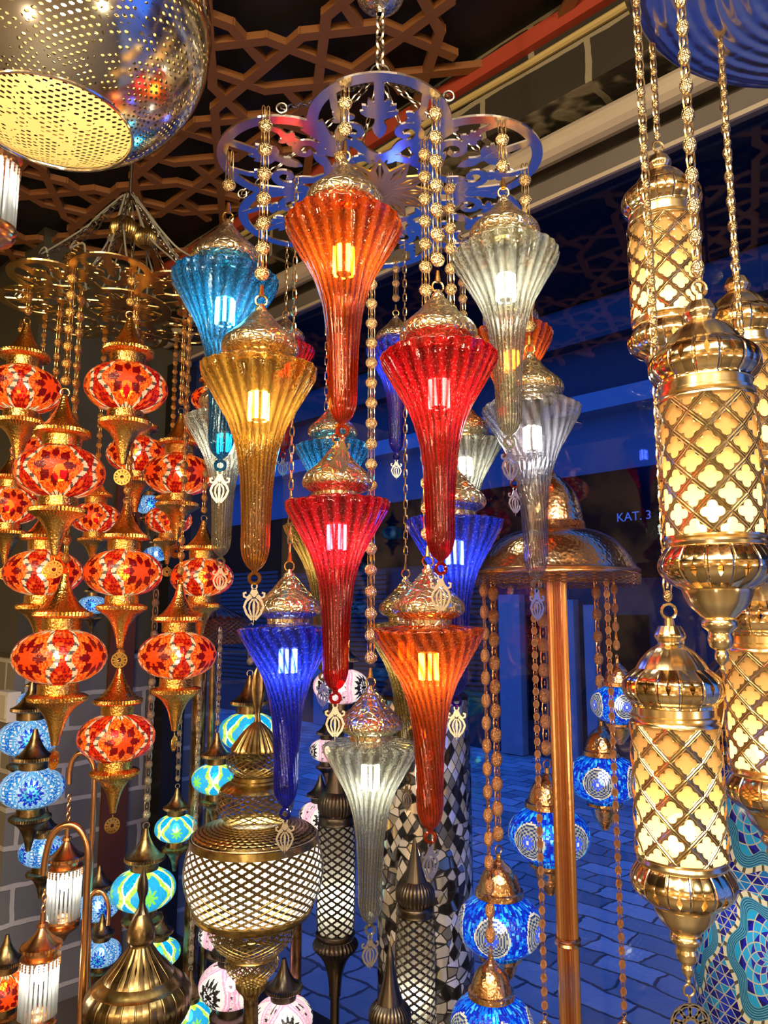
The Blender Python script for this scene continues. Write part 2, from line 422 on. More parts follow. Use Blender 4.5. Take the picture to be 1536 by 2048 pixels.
# ------------------------------------------------------------------ the setting
def brick_mat(name, c1, c2, mortar, axis_u=True, lit=1):
    T = Tree(name); g = T.node('ShaderNodeNewGeometry').outputs['Position']; x, y, z = T.xyz(g)
    uu = x*U.x + y*U.y if axis_u else x*NN.x + y*NN.y
    wob = T.noise(g, 9, 2)*.02
    n = T.node('ShaderNodeTexBrick'); T.put(n.inputs['Vector'], T.vec(uu+wob, z+wob-.07, 0)); n.inputs['Scale'].default_value = 1
    n.inputs['Brick Width'].default_value = .36; n.inputs['Row Height'].default_value = .15; n.inputs['Mortar Size'].default_value = .011
    n.inputs['Mortar Smooth'].default_value = .2
    T.put(n.inputs['Color1'], c1); T.put(n.inputs['Color2'], c2); T.put(n.inputs['Mortar'], mortar)
    nrm = T.bump(T.m('ADD', X(T, n.outputs['Fac'])*.7, T.noise(g, 60, 4)*.25), .6, .01)
    return T.done(T.bsdf(n.outputs['Color'], 0, .75, nrm, spec=.2))
M['brick'] = brick_mat('grey painted brick', (.20, .18, .145), (.26, .235, .19), (.50, .46, .38))
M['brick_n'] = brick_mat('grey painted brick blue-lit', (.13, .14, .16), (.19, .19, .20), (.45, .45, .47), False)  # darker bluish copy of the wall brick: window's blue light painted into its colour
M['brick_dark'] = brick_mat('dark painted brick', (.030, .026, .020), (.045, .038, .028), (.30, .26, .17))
T = Tree('ceiling black'); M['ceiling'] = T.done(T.bsdf((.012, .010, .009), 0, .55))
T = Tree('lattice brown'); M['lattice'] = T.done(T.bsdf(T.mix(T.noise(scale=4), (.20, .075, .022), (.32, .13, .04)), 0, .5))
T = Tree('shop floor'); M['floor'] = T.done(T.bsdf((.10, .08, .06), 0, .5))
T = Tree('shop wall'); M['wall'] = T.done(T.bsdf(T.mix(T.ramp(T.noise(scale=2.2, detail=3), (.42, 0), (.6, 1)), (.16, .10, .05), (.75, .55, .30)), 0, .7))  # warm bright patches painted in as lit areas for the metals to reflect
M['grey_wall'] = paint('dark olive wall paint', (.065, .062, .045), .6)
M['red_trim'] = paint('red painted edge', (.40, .06, .03)); M['wood'] = paint('dark red wood', (.11, .035, .02), .5)
M['beige'] = paint('beige metal', (.52, .44, .33), .45)
H = 3.3
ow = .12
struct('floor', MB().ubox(-4, 4.8, -3, 1.94, -.05, 0), M['floor'], 'dark shop floor')
struct('ceiling', MB().ubox(-4, 4.8, -3, 1.94, H+.06, H+.12), M['ceiling'], 'black ceiling above the brown lattice')
struct('wall_back', MB().ubox(-4, 4.8, -3.1, -3, 0, H+.1), M['wall'])
struct('wall_right', MB().ubox(-4.1, -4, -3, 1.94, 0, H+.1), M['wall'])
struct('wall_far', MB().ubox(4.8, 4.9, -3, 1.2, 0, H+.1), M['wall'])
zs = zat(1312, 3.3)
struct('wall_left', MB().ubox(3.31, 4.8, 1.2, 2.2, 0, zs), M['brick'], 'grey painted brick wall with pale mortar')
bn = MB().ubox(3.305, 3.31, 1.2, 1.9, 0, zs-.0); struct('wall_left_return', bn, M['brick_n'], 'brick return wall beside the window, blue light painted in')
struct('wall_left_upper', MB().ubox(3.31, 4.8, 1.2, 2.2, zs+.015, H+.06), M['grey_wall'], 'dark olive wall above the bricks')
struct('trim_1', MB().ubox(3.30, 4.8, 1.19, 2.2, zs, zs+.015), M['black'], 'black line between brick and olive wall')
struct('wall_window_base', MB().ubox(-4, 3.31, 1.9, 2.0, -.05, .12), M['black'])
struct('wall_window_head', MB().ubox(-4, 3.31, 1.9, 2.0, 2.93, 3.1), paint('grey window head', (.13, .12, .10)), 'dark strip of wall above the window')
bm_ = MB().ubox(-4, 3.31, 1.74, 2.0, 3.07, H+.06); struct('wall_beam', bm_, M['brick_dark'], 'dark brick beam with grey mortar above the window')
struct('trim_2', MB().ubox(-4, 3.31, 1.715, 1.74, H-.035, H+.02), M['red_trim'], 'red painted strip where the beam meets the ceiling')
struct('trim_3', MB().tube([uv(-4, 1.82, 2.985), uv(3.3, 1.82, 2.985)], .042, 14), M['beige'], 'beige roller tube above the window')
struct('trim_4', MB().ubox(-4, 3.31, 1.87, 1.9, 2.86, 2.93), paint('dark beige metal', (.16, .14, .12)), 'flat beige window head rail')
struct('trim_5', MB().ubox(-4, 3.31, 1.86, 1.87, 2.855, 2.868), M['beige'], 'thin pale edge of the window rail')
wf = MB().ubox(3.21, 3.305, 1.84, 1.95, .12, 2.86); struct('window_frame', wf, M['black'], 'black upright of the window frame')
struct('trim_6', MB().ubox(3.285, 3.304, 1.60, 1.72, 0, 2.9), M['wood'], 'dark red wooden strip beside the window')
g = ob('window_1', MB().ubox(-4, 3.21, 1.897, 1.901, .12, 2.86).mesh('pane', M['pane'], False)); tag(g, 'large shop window pane reflecting the lamps', kind='structure')
c = ob('yellow_cable', MB().tube([uv(-1 + i*.3, 1.728, H-.075+.006*math.sin(i*1.7)) for i in range(15)], .011, 8).mesh('cable', paint('yellowed cable', (.55, .42, .16))))
tag(c, 'yellowish cable running along the top of the brick beam', 'cable')

# girih lattice on the ceiling
def girih(mb, e, u0, u1, n0, n1, z0, z1, wd):
    R_ = e/(2*math.sin(PI/10)); ap = R_*math.cos(PI/10)
    E_ = e; e = 1.0; R_ = e/(2*math.sin(PI/10)); ap = R_*math.cos(PI/10)
    t1 = (2*ap, 0); t2 = (2*ap*math.cos(TAU/5), 2*ap*math.sin(TAU/5))
    deca = [(R_*math.cos(PI/10+k*PI/5), R_*math.sin(PI/10+k*PI/5)) for k in range(10)]
    # bow-tie gap polygon at the middle of the rhombus
    segs = []
    def hankin(poly, ca, lev=1):
        n = len(poly); rays = []
        for i in range(n):
            a, b = poly[i], poly[(i+1) % n]; m_ = ((a[0]+b[0])/2, (a[1]+b[1])/2); d = math.atan2(b[1]-a[1], b[0]-a[0])
            rays.append((m_, (math.cos(d+ca), math.sin(d+ca)), i, 0)); rays.append((m_, (math.cos(d+PI-ca), math.sin(d+PI-ca)), i, 1))
        ends = [None]*len(rays)
        cand = []
        for i in range(len(rays)):
            for j in range(i+1, len(rays)):
                (p, r, ei, _), (q, s, ej, _) = rays[i], rays[j]
                if ei == ej: continue
                den = r[0]*s[1]-r[1]*s[0]
                if abs(den) < 1e-6: continue
                qx, qy = q[0]-p[0], q[1]-p[1]; t = (qx*s[1]-qy*s[0])/den; u_ = (qx*r[1]-qy*r[0])/den
                if t > 1e-5 and u_ > 1e-5 and abs(t-u_) < e*.02: cand.append((t+u_, i, j, t))
        cand.sort(); used = [0]*len(rays)
        for _, i, j, t in cand:
            if used[i] == used[j] and used[i] < lev:
                used[i] += 1; used[j] += 1
                if used[i] < lev: continue
                p, r = rays[i][0], rays[i][1]; x = (p[0]+r[0]*t, p[1]+r[1]*t); ends[i] = ends[j] = x
                segs_l.append((rays[i][0], x)); segs_l.append((rays[j][0], x))
    segs_l = []; hankin(deca, math.radians(54), 2); dsegs = list(segs_l)
    D = [(0, 0), t1, (t1[0]+t2[0], t2[1]), t2]; pts = []
    for k, dc in enumerate(D):
        for v in deca: pts.append((v[0]+dc[0], v[1]+dc[1]))
    cen = ((t1[0]+t2[0])/2, t2[1]/2); cnt = {}
    for p in pts: cnt[(round(p[0], 3), round(p[1], 3))] = 1
    near = sorted(cnt, key=lambda p: math.hypot(p[0]-cen[0], p[1]-cen[1]))[:6]
    gap = sorted(near, key=lambda p: math.atan2(p[1]-cen[1], p[0]-cen[0]))
    segs_l = []; hankin(gap, math.radians(54)); gsegs = list(segs_l)
    for i in range(-20, 21):
        for j in range(-20, 21):
            ox, oy = i*t1[0]+j*t2[0], i*t1[1]+j*t2[1]
            for a, b in dsegs+gsegs:
                p = ((a[0]+ox)*E_, (a[1]+oy)*E_); q = ((b[0]+ox)*E_, (b[1]+oy)*E_)
                if u0 < p[0] < u1 and n0 < p[1] < n1:
                    d = math.hypot(q[0]-p[0], q[1]-p[1])
                    if d < 1e-4: continue
                    ex = (q[0]-p[0])/d*wd*.3, (q[1]-p[1])/d*wd*.3
                    P = [(p[0]-ex[0], p[1]-ex[1]), (q[0]+ex[0], q[1]+ex[1])]
                    A = MB().ribbon(P, wd, z0+random.uniform(0, .0012), z1)
                    mb.add([uv(x, y, z) for x, y, z in A.v], A.f)
L_ = MB(); girih(L_, .185, -1.2, 4.6, -.4, 1.73, H-.005, H+.02, .030)
struct('ceiling_lattice', L_, M['lattice'], 'brown geometric star lattice under the black ceiling')

# outside: street, facade
T = Tree('cobblestones'); g = T.node('ShaderNodeNewGeometry').outputs['Position']; x, y, z = T.xyz(g)
wb = T.xyz(T.node('ShaderNodeTexNoise').outputs[1])
ns = T.node('ShaderNodeTexNoise'); T.put(ns.inputs['Vector'], g); ns.inputs['Scale'].default_value = 3.2; ns.inputs['Detail'].default_value = 4; w0, w1, w2 = T.xyz(ns.outputs[1])
n = T.node('ShaderNodeTexBrick', offset_frequency=2, squash=1.0); T.put(n.inputs['Vector'], T.vec((x*U.x+y*U.y)+w0*.16, (x*NN.x+y*NN.y)+w1*.16, 0)); n.inputs['Scale'].default_value = 1
n.inputs['Brick Width'].default_value = .30; n.inputs['Row Height'].default_value = .17; n.inputs['Mortar Size'].default_value = .009; n.inputs['Mortar Smooth'].default_value = .5
T.put(n.inputs['Color1'], (.26, .28, .31)); T.put(n.inputs['Color2'], (.60, .62, .66)); T.put(n.inputs['Mortar'], (.12, .12, .12))
M['cobble'] = T.done(T.bsdf(n.outputs['Color'], 0, .4, T.bump(T.m('ADD', X(T, n.outputs['Fac'])*-1.0, T.noise(g, 14, 3)*.5), .7, .02)))
struct('street', MB().ubox(-9, 22, 2.05, 14, -.06, -.01), M['cobble'], 'blue dusk-lit cobbled street outside')
M['navy'] = paint('dark facade', (.022, .028, .045)); M['navy2'] = paint('slate facade', (.025, .03, .04)); M['pale'] = paint('pale facade', (.20, .24, .30))
M['near_black'] = paint('near black facade', (.004, .005, .007), .7, 0)  # plain near-black base colour for shopfront, eaves, windows and sign
FN = 7.6
def fz(px, py): return onplane(px, py, FN)
zt = fz(1180, 625)[1]; zm1 = fz(1180, 700)[1]; zm2 = fz(1180, 800)[1]; zm3 = fz(1180, 835)[1]; zm4 = fz(1180, 950)[1]; zb = fz(1180, 1110)[1]
bld = thing('facade_building', 'dark blue shuttered building across the cobbled street', 'building', uv(4, FN, 0))
bl = lambda o: (o, setattr(o, 'location', -uv(4, FN, 0)))[0]
def bpart(name, mb, mat): return bl(ob(name, mb.mesh(name, mat, False), bld))
bpart('ground_storey', MB().ubox(-8, 22, FN, FN+.5, -.02, zb), M['navy'])
bpart('shopfront_band', MB().ubox(-8, 22, FN-.05, FN+.5, zb, zm4), M['near_black'])
bpart('upper_wall', MB().ubox(-8, 22, FN-.02, FN+.5, zm4, zm3), paint('blue render', (.10, .12, .17)))
bpart('cornice', MB().ubox(-8, 22, FN-.25, FN+.5, zm3, zm2), M['pale'])
bpart('parapet', MB().ubox(-8, 22, FN-.1, FN+.5, zm2, zm1), M['navy'])
bpart('frieze', MB().ubox(-8, 22, FN-.3, FN+.5, zm1, zt), M['navy2'])
bpart('eaves', MB().ubox(-8, 22, FN-.35, FN+.5, zt, zt+4.5), M['near_black'])
for px0, px1, py0 in ((1010, 1052, 1190), (1180, 1200, 1210), (1128, 1160, 1200), (640, 700, 1180)):
    u0, u1 = fz(px0, 1300)[0], fz(px1, 1300)[0]
    bpart('column', MB().ubox(min(u0, u1), max(u0, u1), FN-.12, FN, 0, fz(px0, py0)[1]), M['pale'])
for px0, px1 in ((395, 560), (590, 780), (880, 990)):
    u0, u1 = sorted((fz(px0, 1300)[0], fz(px1, 1300)[0])); sh = MB(); z0_, z1_ = .5, fz(px0, 1150)[1]
    for k in range(26):
        zz = z0_+(z1_-z0_)*k/26; sh.ubox(u0, u1, FN-.08, FN-.03, zz, zz+(z1_-z0_)/26*.62)
    bpart('shutter', sh, M['navy2'])
for px0, px1 in ((1058, 1085), (1215, 1300)):
    u0, u1 = sorted((fz(px0, 1300)[0], fz(px1, 1300)[0])); wn = bpart('window', MB().ubox(u0, u1, FN-.03, FN, .4, fz(px0, 1230)[1]), M['near_black'])
uS, zS = onplane(1268, 1035, FN-.4); uS2, zS2 = onplane(1268, 1110, FN-.4)
sg = thing('shop_sign', 'small dark sign with pale floor lettering across the street', 'sign', uv(uS, FN-.4, zS))
o = ob('board', MB().box((-.36, .0, -.62), (.36, .03, .16)).mesh('board', M['near_black'], False), sg); 
rzS = math.atan2(-U.y, -U.x)
sg.rotation_euler = (0, 0, rzS)
def text(s, parent, loc, size, mat, name='lettering'):
    cu = bpy.data.curves.new(name, 'FONT'); cu.body = s; cu.size = size; cu.align_x = 'CENTER'; cu.extrude = .003; cu.materials.append(mat)
    o = ob(name, cu); me = bpy.data.meshes.new_from_object(o.evaluated_get(bpy.context.evaluated_depsgraph_get()))
    bpy.data.objects.remove(o); o = ob(name, me, parent, loc, (PI/2, 0, 0)); return o
text('KAT. 3', sg, (0, -.006, -.03), .13, paint('pale lettering', (.5, .55, .7)))
ob('bracket', MB().box((-.02, .03, -.1), (.02, .33, -.06)).mesh('bracket', M['near_black'], False), sg)

# wall socket
p = at_t(14, 1412, 3.05)
so = thing('wall_socket_box', 'white plastic junction box on the brick wall', 'socket', p, rz=math.atan2(U.y, U.x)+PI)
ob('housing', MB().box((-.085, -.02, -.06), (.06, .03, .06)).mesh('housing', M['socket'], False), so)
ob('socket_face', MB().box((-.03, -.028, -.045), (.055, -.02, .045)).mesh('face', paint('cream plastic', (.6, .55, .42), .4), False), so)

# ------------------------------------------------------------------ chains
def stadium(mb, cx, cy, cz, hw, hh, r, ax='x', n=10):
    P = []
    for i in range(n):
        a = TAU*i/n; x = hw*math.copysign(abs(math.cos(a))**.7, math.cos(a)); z = hh*math.copysign(abs(math.sin(a))**.6, math.sin(a))
        P.append((cx+x, cy, cz+z) if ax == 'x' else (cx, cy+x, cz+z))
    mb.tube(P, r, 4, True)
def ell(mb, rx, ry, rz, segs=14, rings=8, c=(0, 0, 0)):
    A = lathe([(rx*math.sin(PI*i/rings), rz*math.cos(PI*i/rings)) for i in range(rings+1)], segs)
    mb.add([(x+c[0], y*ry/rx+c[1], z+c[2]) for x, y, z in A.v], A.f); return mb
BEAD = {k: ell(MB(), *d).mesh('bead', M[m_]) for k, d, m_ in (('disc', (.0120, .007, .0120), 'bead'), ('disc_gold', (.0118, .0075, .0118), 'bead_gold'), ('pine_grey', (.0125, .010, .0150), 'bead_grey'),
        ('pine', (.0092, .007, .0130), 'bead'), ('pine_copper', (.0155, .012, .0195), 'bead_copper'), ('small', (.0065, .0055, .0085), 'bead'), ('small_gold', (.0065, .0055, .0085), 'bead_gold'), ('small_dark', (.0065, .0055, .0085), 'bead_copper'))}
LINKM = {'disc': 'gold_pale', 'disc_gold': 'gold', 'pine': 'gold_pale', 'pine_copper': 'copper', 'pine_grey': 'pewter', 'small': 'gold_pale', 'small_gold': 'gold', 'small_dark': 'bronze', 'plain': 'gold_pale', 'plain_gold': 'gold', 'plain_dark': 'steel_chain'}
def chain(parent, z0, z1, style, beads_max=99, xy=(0, 0), bead_skip=0):
    """vertical chain from z0 up to z1 in the parent's frame: link mesh + bead sub-parts"""
    mb = MB(); L = z1-z0
    if style.startswith('plain'):
        p = .017; n = max(2, int(L/p))
        for i in range(n): stadium(mb, xy[0], xy[1], z0+(i+.5)*L/n, .0042, L/n*.62, .0012, 'x' if i % 2 else 'y', 8)
        return ob('chain', mb.mesh('chain', M[LINKM[style]]), parent)
    p, hb = {'disc': (.041, .012), 'disc_gold': (.040, .0118), 'pine': (.041, .013), 'pine_copper': (.056, .017), 'pine_grey': (.050, .015)}.get(style, (.030, .0085))
    n = max(1, int(L/p)); p = L/n; ps = []
    for i in range(n):
        zc = z0+(i+.5)*p
        isb = bead_skip == 0 or (i % 3) != 2
        if isb: ps.append(zc)
        a = zc+hb*.8; b = zc+p-hb*.8; m_ = (a+b)/2
        if not isb: stadium(mb, xy[0], xy[1], zc, .0055, p*.36, .0013, 'y', 8)
        if style[0] == 'd':
            for s in (-1, 1): stadium(mb, xy[0]+s*.0038, xy[1], m_, .0026, (b-a)*.62, .0011, 'x', 8)
        else:
            q = 1.45 if style in ('pine_copper', 'pine_grey') else 1
            stadium(mb, xy[0], xy[1], m_, .0055*q, (b-a)*.66, .0015*q, 'x', 8); stadium(mb, xy[0], xy[1], zc+p/2, .003, .005, .0012, 'y', 6)
    o = ob('chain', mb.mesh('chain', M[LINKM[style]]), parent)
    for zc in ps[:beads_max]: ob('bead', BEAD[style], o, (xy[0], xy[1], zc))
    return o

# ------------------------------------------------------------------ blown-glass trumpet lamps
RT, HT = .09, .31
TP = cr([(.40, .13), (.42, .10), (.60, .075), (.82, .06), (.95, .035), (1.0, 0)], 4)[:-1] + \
     cr([(1.0, 0), (.965, -.035), (.88, -.08), (.78, -.13), (.64, -.20), (.51, -.27), (.41, -.35), (.34, -.43), (.295, -.52), (.268, -.61), (.25, -.71), (.24, -.81), (.235, -.89), (.20, -.94), (.13, -.978), (.06, -.995), (.04, -1.01)], 5)
def tprof(): return [(r*RT, z*(RT if z > 0 else HT)) for r, z in TP]
def trumpet_mesh(tw, seed):
    nr = 26
    def rib(th, f, r, z):
        ph = nr/2*(th + tw*(z*6 if z < 0 else 0))
        a = .034 if z < -.03*HT else .016
        rim = max(0, 1-abs(z)/.02)
        wob = .012*np.sin(3*th+seed)*rim
        return r*(1+a*((1-np.abs(np.sin(ph))**1.6)-.5)+wob), z + rim*(.0008*np.cos(2*ph)+.0022*np.sin(2*th+seed)+.0012*np.sin(5*th+seed))
    return lathe(tprof(), 130, rib)
TR_MB = [trumpet_mesh(0.15, 1), trumpet_mesh(.9, 2), trumpet_mesh(-.35, 3)]
TR = {}
def trumpet(color, var):
    if (color, var) not in TR: TR[(color, var)] = TR_MB[var].mesh('shade', glass(color, var), True, 80)
    return TR[(color, var)]
CAPP = [(p[0]*RT, p[1]*RT) for p in [(.41, .09), (.43, .10), (.43, .20), (.47, .23)]+cr([(.52, .24), (.64, .32), (.665, .42), (.62, .54), (.50, .66), (.37, .78), (.26, .91), (.18, 1.01), (.12, 1.06)], 3)+[(.11, 1.12), (.075, 1.13), (.06, 1.2), (0, 1.21)]]
CAPM = {k: lathe(CAPP[::-1], 36).mesh('cap', M[k]) for k in ('cap', 'cap_silver')}
bs = MB()
for k in range(7):
    a = TAU*k/7; A = MB().box((-.0028, .0125, -.078), (.0028, .0165, -.036)); ca, sa = math.cos(a), math.sin(a)
    bs.add([(x*ca-y*sa, x*sa+y*ca, z) for x, y, z in A.v], A.f)
BULBM = {k: bs.mesh('bulb', M[k], False) for k in ('led_warm', 'led_cool')}
SOCK = lathe([(0, .015), (.018, .012), (.018, -.028), (.015, -.034), (.0115, -.036), (.0115, -.078), (.0, -.082)], 20).mesh('lamp_socket', M['dark_metal'])
# leaf charm
def leaf_charm():
    m_ = MB(); z0, z1 = -.0006, .0006
    m_.ribbon([(.0035*math.cos(TAU*i/12), .0035*math.sin(TAU*i/12)) for i in range(12)], .0018, z0, z1, True)
    m_.prism([(-.003, -.003), (.003, -.003), (.006, -.010), (0, -.014), (-.006, -.010)], z0, z1)
    for s in (-1, 1):
        m_.ribbon([(s*x, y) for x, y in ((.004, -.010), (.009, -.015), (.013, -.013), (.0135, -.009), (.010, -.008))], .0028, z0, z1)
        m_.ribbon([(s*x, y) for x, y in ((.003, -.013), (.010, -.019), (.0125, -.026), (.009, -.035), (.002, -.043))], .0030, z0, z1)
        m_.ribbon([(s*x, y) for x, y in ((.0015, -.016), (.0055, -.022), (.006, -.029), (.002, -.040))], .0022, z0, z1)
    m_.prism([(0, -.014), (.0018, -.024), (.001, -.040), (0, -.049), (-.001, -.040), (-.0018, -.024)], z0, z1)
    return m_.rot_up().mesh('charm', M['pewter'], False)
CHARM = leaf_charm()
def rosette(R_, n, mat, name='rosette'):
    m_ = MB(); z0, z1 = -.0008, .0008
    for k in range(n):
        a = TAU*k/n; m_.ribbon([(R_*(.62+.0)*math.cos(a)+R_*.24*math.cos(b)*1.0, R_*.62*math.sin(a)+R_*.24*math.sin(b)) for b in [TAU*i/10 for i in range(10)]], R_*.11, z0, z1, True)
    m_.ribbon([(R_*.30*math.cos(TAU*i/16), R_*.30*math.sin(TAU*i/16)) for i in range(16)], R_*.14, z0, z1, True)
    m_.ribbon([(R_*.90*math.cos(TAU*i/32), R_*.90*math.sin(TAU*i/32)) for i in range(32)], R_*.12, z0, z1, True)
    m_.ribbon([(0, R_*.92), (0, R_*1.3)], R_*.12, z0, z1)
    return m_.rot_up().mesh(name, M[mat], False)
ROS = rosette(.021, 12, 'gold'); ROSX = rosette(.028, 10, 'pewter')

TFIX = {(688, 452): 1.176, (1010, 512): 1.264, (452, 560): 1.38, (519, 742): 1.2, (877, 716): 1.173, (1063, 818): 1.358, (674, 1008): 1.256, (577, 1258): 1.321, (857, 1262): 1.222, (741, 1490): 1.372, (450, 838): 1.53, (665, 895): 1.505, (930, 888): 1.634, (908, 1044): 1.358, (792, 700): 1.763, (570, 700): 1.663, (1022, 672): 1.585, (812, 1252): 1.589, (650, 1052): 1.601, (253, 777): 1.849, (45, 780): 1.96, (120, 945): 1.816, (358, 950): 2.187, (275, 910): 2.366, (190, 1036): 2.246, (18, 1012): 2.16, (87, 1146): 2.008, (247, 1146): 1.946, (404, 1155): 2.079, (120, 1313): 1.88, (355, 1310): 1.934, (233, 1474): 1.996, (338, 1040): 2.301, (72, 905): 2.161, (425, 800): 2.31, (70, 1402): 2.55, (58, 1475): 2.35, (64, 1576): 2.204, (86, 1702): 2.45, (196, 1812): 2.5, (202, 1905): 2.4, (300, 1010): 2.6, (312, 1108): 2.7, (186, 1210): 2.7, (287, 1778): 2.034, (352, 1656): 2.114, (432, 1557): 2.044, (497, 1462): 2.226, (378, 2032): 2.008, (318, 1905): 2.15, (440, 1868): 2.126, (462, 1968): 1.98, (566, 2036): 1.89, (640, 1630): 2.3, (682, 1372): 2.35, (655, 1500): 2.4, (8, 1978): 2.05, (1098, 1668): 1.72, (1207, 1556): 1.68, (1238, 1408): 1.628, (1000, 1848): 1.634, (984, 2048): 1.492, (1092, 2110): 1.382, (1252, 2110): 1.368, (1330, 545): 1.232, (1420, 935): 0.915, (1490, 810): 1.255, (1356, 1572): 1.009, (1534, 1412): 1.109}
DISC_C = Vector((-.008, 1.39, 2.45)); DISC_R = .32
GD = thing  # alias
def lobes(R_, rho, nl, a0):
    def f(a):
        da = (a-a0+PI/nl) % (TAU/nl)-PI/nl; d = R_-rho
        return d*math.cos(da)+math.sqrt(max(0, rho**2-(d*math.sin(da))**2))
    return f
def fit(px, py, w, D, cen, R_):
    t = F*D/w
    if (px, py) in TFIX: t = TFIX[(px, py)]; return at_t(px, py, t), w*t/(F*D), t
    def d(t):
        p = at_t(px, py, t); return math.hypot(p.x-cen.x, p.y-cen.y)-R_(math.atan2(p.y-cen.y, p.x-cen.x))+.008
    if d(t) > 0:
        t = min((t*(.6+.008*i) for i in range(110)), key=lambda q: max(0, d(q))*8+abs(q-t))
    return at_t(px, py, t), w*t/(F*D), t
def glass_lamp(px, py, w, color, label, var=0, style='disc', cool=False, cap='cap', charm=True, ztop=None, cen=DISC_C, R_=lobes(.322, .117, 6, -PI/2), rz=0):
    p, sc, t = fit(px, py, w, 2*RT*1.0, cen, R_)
    t_ = thing('glass_pendant_lamp', label, 'pendant lamp', p, 'blown glass trumpet lamps on the central chandelier', random.uniform(-.25, .25)+rz, sc)
    ob('shade', trumpet(color, var), t_, rot=(0, 0, random.uniform(0, 6)))
    ob('cap', CAPM[cap], t_)
    b = ob('bulb', BULBM['led_cool' if cool else 'led_warm'], t_, rot=(0, 0, random.uniform(0, .9)))
    ob('lamp_socket', SOCK, t_)
    top = ((ztop or DISC_C.z)-p.z)/sc
    hk = MB().ring((0, 0, 1.27*RT), .009, .0016); hk.tube([(0, 0, 1.36*RT), (0, 0, 1.56*RT)], [.005, .0025], 8)
    ob('hook', hk.mesh('hook', M['gold']), t_)
    chain(t_, 1.54*RT, top, style)
    lp = MB().ring((0, 0, -1.035*HT), .008, .0028, 14, 8)
    ob('glass_loop', lp.mesh('glass_loop', glass(color, var)), t_)
    if charm:
        wr = ob('charm', CHARM, t_, (0, 0, -1.035*HT-.012), (0, 0, random.uniform(-.7, .7)), 1.15)
    return t_
for a in [
 (688, 452, 236, 'orange', 'orange ribbed glass trumpet lamp, highest one, at the top of the chandelier', 0, 'disc', False),
 (1010, 512, 214, 'silver', 'silver and gold glass trumpet lamp, highest on the window side', 0, 'disc', True),
 (452, 560, 212, 'turquoise', 'bright turquoise glass trumpet lamp with full flared rim', 2, 'disc', True),
 (519, 742, 232, 'amber', 'amber gold glass trumpet lamp in front of the turquoise one', 0, 'disc', False),
 (877, 716, 236, 'red', 'large ruby red glass trumpet lamp beside the silver one', 0, 'disc', False),
 (1063, 818, 196, 'clear', 'colourless clear glass trumpet lamp above the copper dome', 1, 'disc', True),
 (674, 1008, 212, 'red', 'ruby red glass trumpet lamp, lower of the two large red ones', 0, 'disc', True),
 (577, 1258, 198, 'blue', 'cobalt blue glass trumpet lamp hanging lowest of the blue ones', 1, 'plain', True),
 (857, 1262, 220, 'orange', 'orange swirled glass trumpet lamp hanging low in the chandelier', 1, 'disc', False),
 (741, 1490, 194, 'silver', 'silver gold glass trumpet lamp, lowest lamp of the chandelier', 2, 'disc', True),
 (450, 838, 160, 'silver', 'silver flecked glass trumpet lamp half hidden behind turquoise and amber', 0, 'plain', True),
 (665, 895, 150, 'turquoise', 'turquoise glass trumpet lamp behind the lower red lamp', 0, 'disc', True),
 (930, 888, 146, 'silver', 'silver gold trumpet lamp just above the blue lamp, behind the ruby one', 0, 'disc', True),
 (908, 1044, 196, 'blue', 'cobalt blue glass trumpet lamp under a silver cap beside the copper dome', 0, 'disc', True),
 (792, 700, 122, 'blue', 'slender cobalt blue trumpet lamp behind the bead chains', 0, 'disc', True),
 (570, 700, 120, 'red', 'dark red glass trumpet lamp mostly hidden behind the amber lamp', 0, 'plain', False),
 (1022, 672, 168, 'orange', 'orange glass trumpet lamp hidden behind the highest silver one', 0, 'plain', False),
 (812, 1252, 165, 'olive', 'olive gold trumpet lamp behind the low orange one', 1, 'plain', False),
 (650, 1052, 165, 'olive', 'olive gold trumpet lamp hidden behind the lower red lamp', 0, 'plain', False)]:
    glass_lamp(*a)

